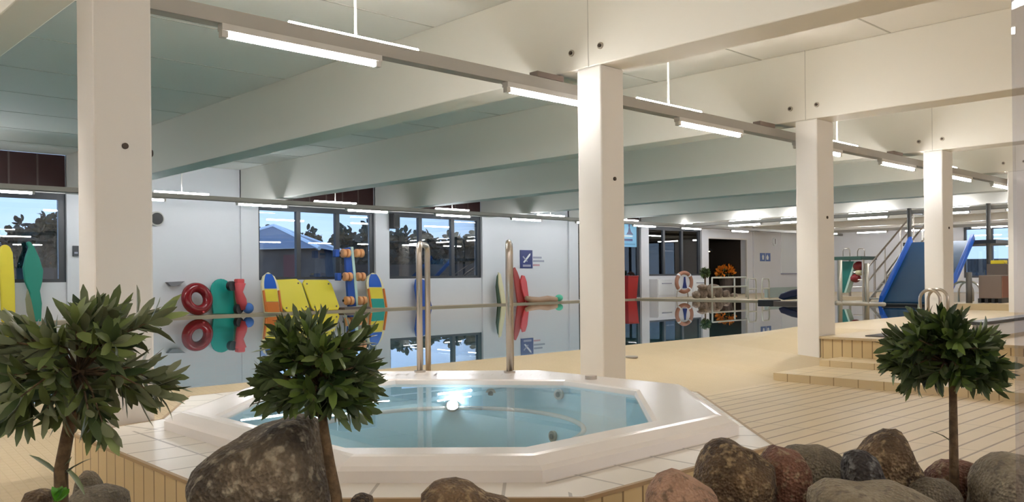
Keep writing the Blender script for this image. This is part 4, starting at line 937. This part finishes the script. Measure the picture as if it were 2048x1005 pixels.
# railings, ladders and far-end equipment
def frame(name, label, cat, bars, rad, m, base, group=None):
    t = thing(name, label, cat, base, group)
    for nm, pts in bars:
        mb = MB(); mb.tube(pts, rad, 8); mb.build(nm, m, t, smooth=True)
    return t
M_RAIL = mat('pale_rail', (0.50, 0.50, 0.44), 0.4, 0.2)
Yq = 16.6; a0, a1 = atY(1424, 556, Yq), atY(1492, 556, Yq); b0 = atY(1424, 575, Yq).z
frame('guard_rail', 'pale two-bar guard rail in front of the dark doorway', 'railing',
      [('top_bar', [(a0.x, Yq, a0.z), (a1.x, Yq, a0.z)]), ('lower_bar', [(a0.x, Yq, b0), (a1.x, Yq, b0)])]+[('post', [(x, Yq, ZD), (x, Yq, a0.z)]) for x in (a0.x, (a0.x*0.35+a1.x*0.65), a1.x)], 0.03, M_RAIL, (a0.x, Yq, ZD))
for k, (px, px2, nm) in enumerate(((1496, 1512, 'left'), (1524, 1538, 'middle'))):
    Yq = 15.2; c0, c1 = atY(px, 558, Yq), atY(px2, 558, Yq); zt = c0.z
    frame('ladder_rail', nm+' of the thin rail hoops at the far pool end', 'ladder', [('hoop', [(c0.x, Yq, ZD), (c0.x, Yq, zt-0.1), (c0.x+0.05, Yq, zt), (c1.x-0.05, Yq, zt), (c1.x, Yq, zt-0.1), (c1.x, Yq, ZD)]), ('crossbar', [(c0.x, Yq, (zt+ZD)/2), (c1.x, Yq, (zt+ZD)/2)])], 0.025, M_RAIL, (c0.x, Yq, ZD))
Yq = 15.6; c0, c1 = atY(1535, 576, Yq), atY(1605, 576, Yq)
mb = MB(); mb.box((c0.x, Yq, ZD), (c1.x, Yq+0.12, c0.z)); tag(mb.build('low_partition', mat('grey_green', (0.33, 0.40, 0.38), 0.5)), 'low grey-green partition before the far white wall', 'partition')
# navy slide toe left of the third column
Xq = 23.2; t = thing('water_slide', 'low navy slide end left of the third column', 'slide', (Xq, atX(1580, 597, Xq).y, ZW))
pp = [atX(x, y, Xq) for x, y in ((1555, 597), (1560, 588), (1580, 581), (1606, 576), (1606, 590), (1580, 596), (1566, 601))]
mb = MB(); mb.slab(pp, (0.9, 0, 0)); mb.build('chute', M_NAVY, t, bevel=0.04)
mb = MB(); q = atX(1600, 590, Xq); mb.tube([(Xq+0.3, q.y, q.z), (Xq+0.3, q.y, ZW-0.3)], 0.05, 8); mb.build('support', M_STEEL, t)
Xq = 23.0; a, b = atX(1515, 600, Xq), atX(1545, 606, Xq); mb = MB(); mb.box((Xq, b.y, ZW-0.05), (Xq+0.5, a.y, ZW+0.10), 0.02); tag(mb.build('float_raft', M_BLACK), 'dark low raft floating at the far pool end', 'float')
Xq = 22.6; a, b = atX(1546, 600, Xq), atX(1602, 606, Xq); mb = MB(); mb.box((Xq, b.y, ZW-0.05), (Xq+0.4, a.y, ZW+0.08), 0.02); tag(mb.build('float_raft', M_WOODB), 'brownish low raft floating beside the navy slide end', 'float')
# steel frame at the near pool edge right of the third column
Yq = 6.5
def nx(px): return atY(px, 580, Yq).x
zt = atY(1705, 521, Yq).z
frame('pool_gate', 'grey steel frame at the pool edge right of the third column', 'frame',
      [('post', [(nx(1680), Yq, 0.27), (nx(1680), Yq, zt)]), ('post', [(nx(1734), Yq, 0.29), (nx(1734), Yq, zt-0.05)]), ('crossbar', [(nx(1672), Yq, atY(1700, 605, Yq).z), (nx(1768), Yq, atY(1768, 607, Yq).z-0.02)])], 0.038, mat('grey_pipe', (0.30, 0.29, 0.26), 0.4, 0.4), (nx(1680), Yq, 0.27))
# green play tower beyond
Xq = 26.0
def T(px, py, X=Xq): return atX(px, py, X)
t = thing('play_tower', 'small green play platform with teal chute and red seats behind the steel frame', 'play tower', (Xq, T(1700, 600).y, ZD))
mb = MB(); a, b = T(1672, 521), T(1728, 513); mb.box((Xq-0.2, b.y, a.z), (Xq+0.9, a.y, b.z)); mb.build('deck', mat('dark_green', (0.03, 0.08, 0.06), 0.5), t)
mb = MB(); mb.slab([T(1684, 523), T(1708, 523), T(1688, 586), T(1684, 586)], (0.12, 0, 0)); mb.build('chute', mat('teal_plastic', (0.01, 0.16, 0.14), 0.4), t)
mb = MB(); mb.slab([T(1708, 523), T(1712, 523), T(1692, 586), T(1688, 586)], (0.3, 0, 0)); mb.build('chute_edge', M_MINT, t)
for px, py, r in ((1718, 533, 0.17), (1711, 557, 0.15), (1719, 545, 0.12)):
    q = T(px, py, Xq+0.1); mb = MB(); mb.ball(q, r, 3, (1, 1.1, 0.9)); mb.build('red_seat' if r > 0.13 else 'white_seat', mat('dark_red', (0.22, 0.012, 0.015), 0.4) if r > 0.13 else M_CREAM, t, smooth=True)
for px in (1676, 1726):
    q = T(px, 520); mb = MB(); mb.tube([(Xq+0.8, q.y, ZD), (Xq+0.8, q.y, q.z)], 0.04, 8); mb.build('leg', M_STEEL, t)
    mb = MB(); mb.tube([(Xq, q.y, ZD), (Xq, q.y, q.z)], 0.04, 8); mb.build('leg', M_STEEL, t)
for px in (1693, 1722):
    q = T(px, 513); w_ = 0.11; mb = MB(); mb.tube([(Xq, q.y-w_, q.z), (Xq, q.y-w_, q.z+0.16), (Xq, q.y-w_*0.6, q.z+0.24), (Xq, q.y+w_*0.6, q.z+0.24), (Xq, q.y+w_, q.z+0.16), (Xq, q.y+w_, q.z)], 0.015, 8); mb.build('hand_hoop', M_STEEL, t, smooth=True)
for py in (545, 560, 575):
    q0, q1 = T(1706, py), T(1728, py); mb = MB(); mb.tube([(Xq+0.02, q0.y, q0.z), (Xq+0.02, q1.y, q1.z)], 0.02, 6); mb.build('rung', M_STEEL, t)
mb = MB(); a, b = T(1686, 603), T(1730, 594); mb.box((Xq-0.1, b.y, ZD), (Xq+0.7, a.y, b.z)); mb.build('plinth', mat('tan_plinth', (0.62, 0.50, 0.34), 0.5), t)

# big blue slide
XS = 22.9; zs = 0.36
tl = Vector((XS, 9.75, zs)); tr_ = Vector((XS, 8.22, zs))
run = 1.95; rise = 1.62
t = thing('water_slide', 'wide bright blue water slide with dark blue chute and steel stairs', 'slide', (XS+0.9, 9.0, 0))
up = Vector((run, 0, rise)); th = Vector((0, 0, -0.06))
def onp(u, y, dz=0.0): return Vector((XS+run*u, y, zs+rise*u+dz))
mb = MB(); mb.slab([onp(0, 9.75), onp(0, 8.22), onp(1, 8.22), onp(1, 9.75)], (0.02, 0, -0.08)); mb.build('chute', M_DBLUE, t)
for nm, y, s in (('side_lip', 9.75, 1), ('side_lip', 8.22, -1)):
    mb = MB(); mb.slab([onp(-0.06, y, -0.02), onp(0.0, y, 0.16), onp(1.0, y, 0.17), onp(1.04, y, -0.05)], (0, 0.10*s, 0)); mb.build(nm, M_BBLUE, t, bevel=0.02)
mb = MB(); mb.tube([onp(-0.02, 9.85, -0.06), onp(-0.02, 8.12, -0.06)], 0.06, 10); mb.build('toe_roll', M_BLACK, t)
for y in (9.4, 9.0, 8.6): 
    mb = MB(); mb.tube([(XS+0.12, y, zs-0.05), (XS+0.12, y, -0.2)], 0.035, 8); mb.build('support', M_BLACK, t)
mb = MB(); mb.box((XS+run, 7.6, zs+rise-0.10), (XS+run+2.4, 10.0, zs+rise)); mb.build('top_deck', M_DARK, t)
for y in (7.8, 9.85):
    for x in (XS+run+0.08, XS+run+2.3):
        mb = MB(); mb.tube([(x, y, ZD if x > PX1 else -1.2), (x, y, BZ-0.02)], 0.06, 10); mb.build('post', mat('dark_post', (0.07, 0.065, 0.06), 0.5), t)
# stair with rails rising behind the slide
for j, y in enumerate((10.9, 10.25)):
    st = [(1748 if j == 0 else 1766, 533), (1862, 427 if j == 0 else 440)]
    xq0 = 24.6
    base = Vector((xq0, y, ZD)); x_end = xq0+3.3
    for dz in (0.95, 0.55):
        mb = MB(); mb.tube([(xq0-0.25, y, ZD+dz-0.12), (xq0, y, ZD+dz+0.05), (x_end, y, ZD+dz+1.75), (x_end+0.8, y, ZD+dz+1.75)], 0.026, 8); mb.build('stair_rail', M_STEEL, t, smooth=True)
    for f in (-0.1, 0.35, 0.7, 1.0):
        x = xq0+3.3*f; zt = ZD+max(0, f)*1.7+0.95 + (-0.08 if f < 0 else 0.05); mb = MB(); mb.tube([(x, y, ZD+max(0, f)*1.7-0.0), (x, y, zt)], 0.024, 8); mb.build('stair_post', M_STEEL, t)
for k in range(8):
    f = (k+0.5)/8; mb = MB(); mb.box((24.6+3.3*f-0.18, 10.25, ZD+1.7*f-0.04), (24.6+3.3*f+0.18, 10.9, ZD+1.7*f)); mb.build('tread', M_HOUSE, t)
for y in (10.25, 10.9):
    mb = MB(); mb.slab([(24.5, y, ZD), (24.7, y, ZD), (27.95, y, ZD+1.7), (27.75, y, ZD+1.7)], (0, 0.03, 0)); mb.build('stringer', M_HOUSE, t)
mb = MB(); mb.box((27.6, 9.9, ZD+1.58), (28.6, 10.95, ZD+1.66)); mb.build('landing', M_HOUSE, t)
for x, y in ((28.5, 10.85), (28.5, 10.0)): mb = MB(); mb.tube([(x, y, ZD), (x, y, ZD+1.6)], 0.04, 8); mb.build('post', M_STEEL, t)
# pool ladder hoops near right
def hoop(label, px, Y, zt, w, z0):
    c = atY(px, 600, Y); t = thing('pool_ladder', label, 'ladder', (c.x, Y, z0))
    for s in (0, 1):
        pts = []; x = c.x+0.45*s
        for k in range(13):
            an = math.pi*k/12; pts.append((x, Y+w*math.cos(an), zt-w+w*math.sin(an)))
        pts = [(x, Y+w, z0-0.25)]+pts+[(x, Y-w, z0)]
        mb = MB(); mb.tube(pts, 0.022, 10); mb.build('rail', M_STEEL, t, smooth=True)
    for zz in (z0-0.05, z0-0.2):
        mb = MB(); mb.box((c.x, Y+w-0.02, zz-0.02), (c.x+0.45, Y+w+0.06, zz)); mb.build('step', M_STEEL, t)
t = thing('grab_rail', 'arched steel grab rail on the platform before the fourth column', 'handrail', (12.2, 4.4, 0.378))
for dx_, nm in ((0, 'rail'), (0.28, 'rail')):
    pts = [(12.1+dx_, 4.52+0.13, 0.37)]+[(12.1+dx_, 4.52+0.13*math.cos(math.pi*k/12), 0.76+0.13*math.sin(math.pi*k/12)) for k in range(13)]+[(12.1+dx_, 4.39, 0.37)]
    mb = MB(); mb.tube(pts, 0.022, 10); mb.build(nm, M_STEEL, t, smooth=True)
hoop('curved steel pool ladder right of the fourth column', 1924, 6.75, 0.92, 0.22, 0.30)
q = atY(1938, 580, 6.2); frame('dark_post', 'dark upright post right of the fourth column before the crates', 'post', [('post', [(q.x, 6.2, 0.34), (q.x, 6.2, atY(1938, 545, 6.2).z)])], 0.06, mat('dark_post', (0, 0, 0)), (q.x, 6.2, 0.34))
# crates on a low podium
mb = MB(); mb.box((18.2, 4.95, 0.376), (23.0, 6.6, 0.50)); struct(mb.build('floor_podium', M_FINE))
def crate(label, pl, pc, pr, yt, Y, z0, m, m2, legs=True):
    c = atY(pc, 560, Y); y1 = atX(pl, 560, c.x).y; x1 = atY(pr, 560, Y).x; zt = atY(pc, yt, Y).z; zl = z0+0.09 if legs else z0
    t = thing('storage_crate', label, 'crate', ((c.x+x1)/2, (Y+y1)/2, z0))
    mb = MB(); mb.box((c.x, Y, zl), (x1, y1, zt), 0.012); mb.build('box', m, t)
    mb = MB(); mb.box((c.x+0.02, Y-0.012, zl+0.02), (x1-0.02, Y, zt-0.02)); mb.build('end_panel', m2, t)
    if legs:
        for k in range(4):
            y = Y+(y1-Y)*(0.02+0.295*k); mb = MB(); mb.box((c.x+0.02, y, z0), (x1-0.02, y+0.06, zl)); mb.build('leg', M_BLACK, t)
    return (c.x, x1, Y, y1, zt)
crate('brown storage crate on short legs right of the fourth column', 1957, 2003, 2022, 551, 5.65, 0.50, M_WOODB, M_RUST)
k2 = crate('taller brown storage crate standing behind the legged crate', 1973, 2014, 2024, 528, 5.85, 0.50, mat('brown_board_dark', (0.12, 0.095, 0.085), 0.6), M_WOODB, False)
mb = MB(); mb.box((k2[0]+0.02, k2[2]+0.06, k2[4]), (k2[0]+0.25, k2[2]+0.32, k2[4]+0.075), 0.01); tag(mb.build('float_block', M_YEL), 'yellow foam block lying on top of the taller crate', 'float')
# low white parapet with dark cap, dark mat
t = thing('parapet', 'low white parapet with dark cap behind the right tree', 'parapet', (12.5, 3.4, 0.378))
mb = MB(); mb.box((10.5, 3.34, 0.378), (15.5, 3.46, 0.53)); mb.build('wall_body', M_WALL, t); mb = MB(); mb.box((10.35, 3.30, 0.53), (15.5, 3.50, 0.565)); mb.build('cap', M_DARK, t)
mb = MB(); mb.box((9.95, 3.75, 0.378), (11.6, 4.45, 0.392)); tag(mb.build('door_mat', mat('dark_mat', (0.06, 0.06, 0.065), 0.9)), 'dark grey mat lying on the platform above the steps', 'mat')

# ------------------------------------------------------------------ outside
mb = MB(); mb.box((-20, YW+0.4, -1.5), (140, 160, -1.4)); g = struct(mb.build('ground_outside', mat('dark_lawn', (0.03, 0.045, 0.02), 0.9, noise_amt=0.4, noise_scale=2)))
M_ROOF = mat('slate_roof', (0.15, 0.18, 0.25), 0.5, noise_amt=0.15, noise_scale=3); M_RIDGE = mat('pale_ridge', (0.75, 0.80, 0.85), 0.5)
M_HWALL = mat('dark_house_wall', (0.09, 0.085, 0.085), 0.8, noise_amt=0.5, noise_scale=1.5)
D = 42.0; hc = cd((548-1024)/FPX*(D+3.2), D+3.2, -1.4); ze = atD(600, 497, D).z; za = atD(545, 452, D+3.2).z; hw = 3.1
t = thing('house', 'low house with blue-grey hipped roof seen through the second window', 'house', hc)
def hp(l, d_, z): v = hc+RT0*l+FW*d_; return Vector((v.x, v.y, z))
mb = MB(); mb.slab([hp(-hw+.3, -hw+.3, -1.4), hp(hw-.3, -hw+.3, -1.4), hp(hw-.3, hw-.3, -1.4), hp(-hw+.3, hw-.3, -1.4)], (0, 0, ze+1.4)); mb.build('wall', M_HWALL, t)
mb = MB(); cs = [hp(-hw, -hw, ze), hp(hw, -hw, ze), hp(hw, hw, ze), hp(-hw, hw, ze)]; ap = hp(0, 0, za)
V4 = [mb.bm.verts.new(c_) for c_ in cs]; A4 = mb.bm.verts.new(ap)
for k in range(4): mb.bm.faces.new((V4[k], V4[(k+1) % 4], A4))
mb.bm.faces.new(V4[::-1]); rf = mb.build('roof', M_ROOF, t)
for k in range(4): mb = MB(); mb.tube([cs[k], ap], 0.11, 6); mb.build('ridge', M_RIDGE, rf)
mb = MB(); mb.tube(cs, 0.08, 6, closed=True); mb.build('gutter', M_RIDGE, rf)
for l_, m_ in ((1.6, mat('red_shutter', (0.12, 0.02, 0.03), 0.6)), (-1.2, M_DARK)):
    mb = MB(); mb.slab([hp(l_-.35, -hw+.28, ze-1.5), hp(l_+.35, -hw+.28, ze-1.5), hp(l_+.35, -hw+.28, ze-.3), hp(l_-.35, -hw+.28, ze-.3)], FW*0.03); mb.build('window', m_, t)
M_TREEF = mat('distant_foliage', (0.045, 0.060, 0.050), 0.9, noise_amt=0.6, noise_scale=2.5)
random.seed(14)
tl_ = [(-40, 420, 60), (45, 428, 62), (100, 412, 58), (150, 430, 60), (480, 452, 66), (540, 440, 70), (620, 446, 68), (690, 438, 64), (748, 428, 56), (800, 446, 60), (850, 450, 62), (905, 455, 64), (960, 448, 60), (1010, 450, 62), (1250, 470, 60), (1310, 468, 60), (1370, 466, 62), (1420, 470, 60)]
for k, (px, py, D) in enumerate(tl_):
    zt = atD(px, py+6, D).z-0.3; l_ = (px-1024)/FPX*D; c = cd(l_, D, -1.4)
    nm = 'left window' if px < 300 else 'second window' if px < 770 else 'third window' if px < 1100 else 'narrow far window'
    t = thing('distant_tree', 'dark distant tree beyond the %s' % nm, 'tree', c, 'trees beyond the %s' % nm)
    mb = MB(); mb.tube([c, c+Vector((0, 0, (zt+1.4)*0.6))], 0.2, 6); mb.build('trunk', M_BARK, t)
    mb = MB(); R0_ = random.uniform(1.0, 1.3)
    for q in range(900):
        d_ = rdir(-0.5); e = Vector((d_.x*R0_, d_.y*R0_, (d_.z*0.5+0.5)*(zt+1.4)*0.75)); leaf(mb, c+Vector((0, 0, (zt+1.4)*0.25))+e*random.uniform(0.6, 1.0), rdir()+d_*0.5, rdir(), 0.55, 0.34)
    mb.build('foliage', M_TREEF, t, fix=False)
D = 50
mb = MB(); mb.slab([cd(-40, D, -1.4), cd(30, D, -1.4), cd(30, D, 1.9), cd(-40, D, 1.9)], FW*0.5)
tag(mb.build('garden_fence', mat('dark_fence', (0.035, 0.036, 0.038), 0.9, noise_amt=0.4, noise_scale=3)), 'long dark fence outside behind the low house', 'fence')
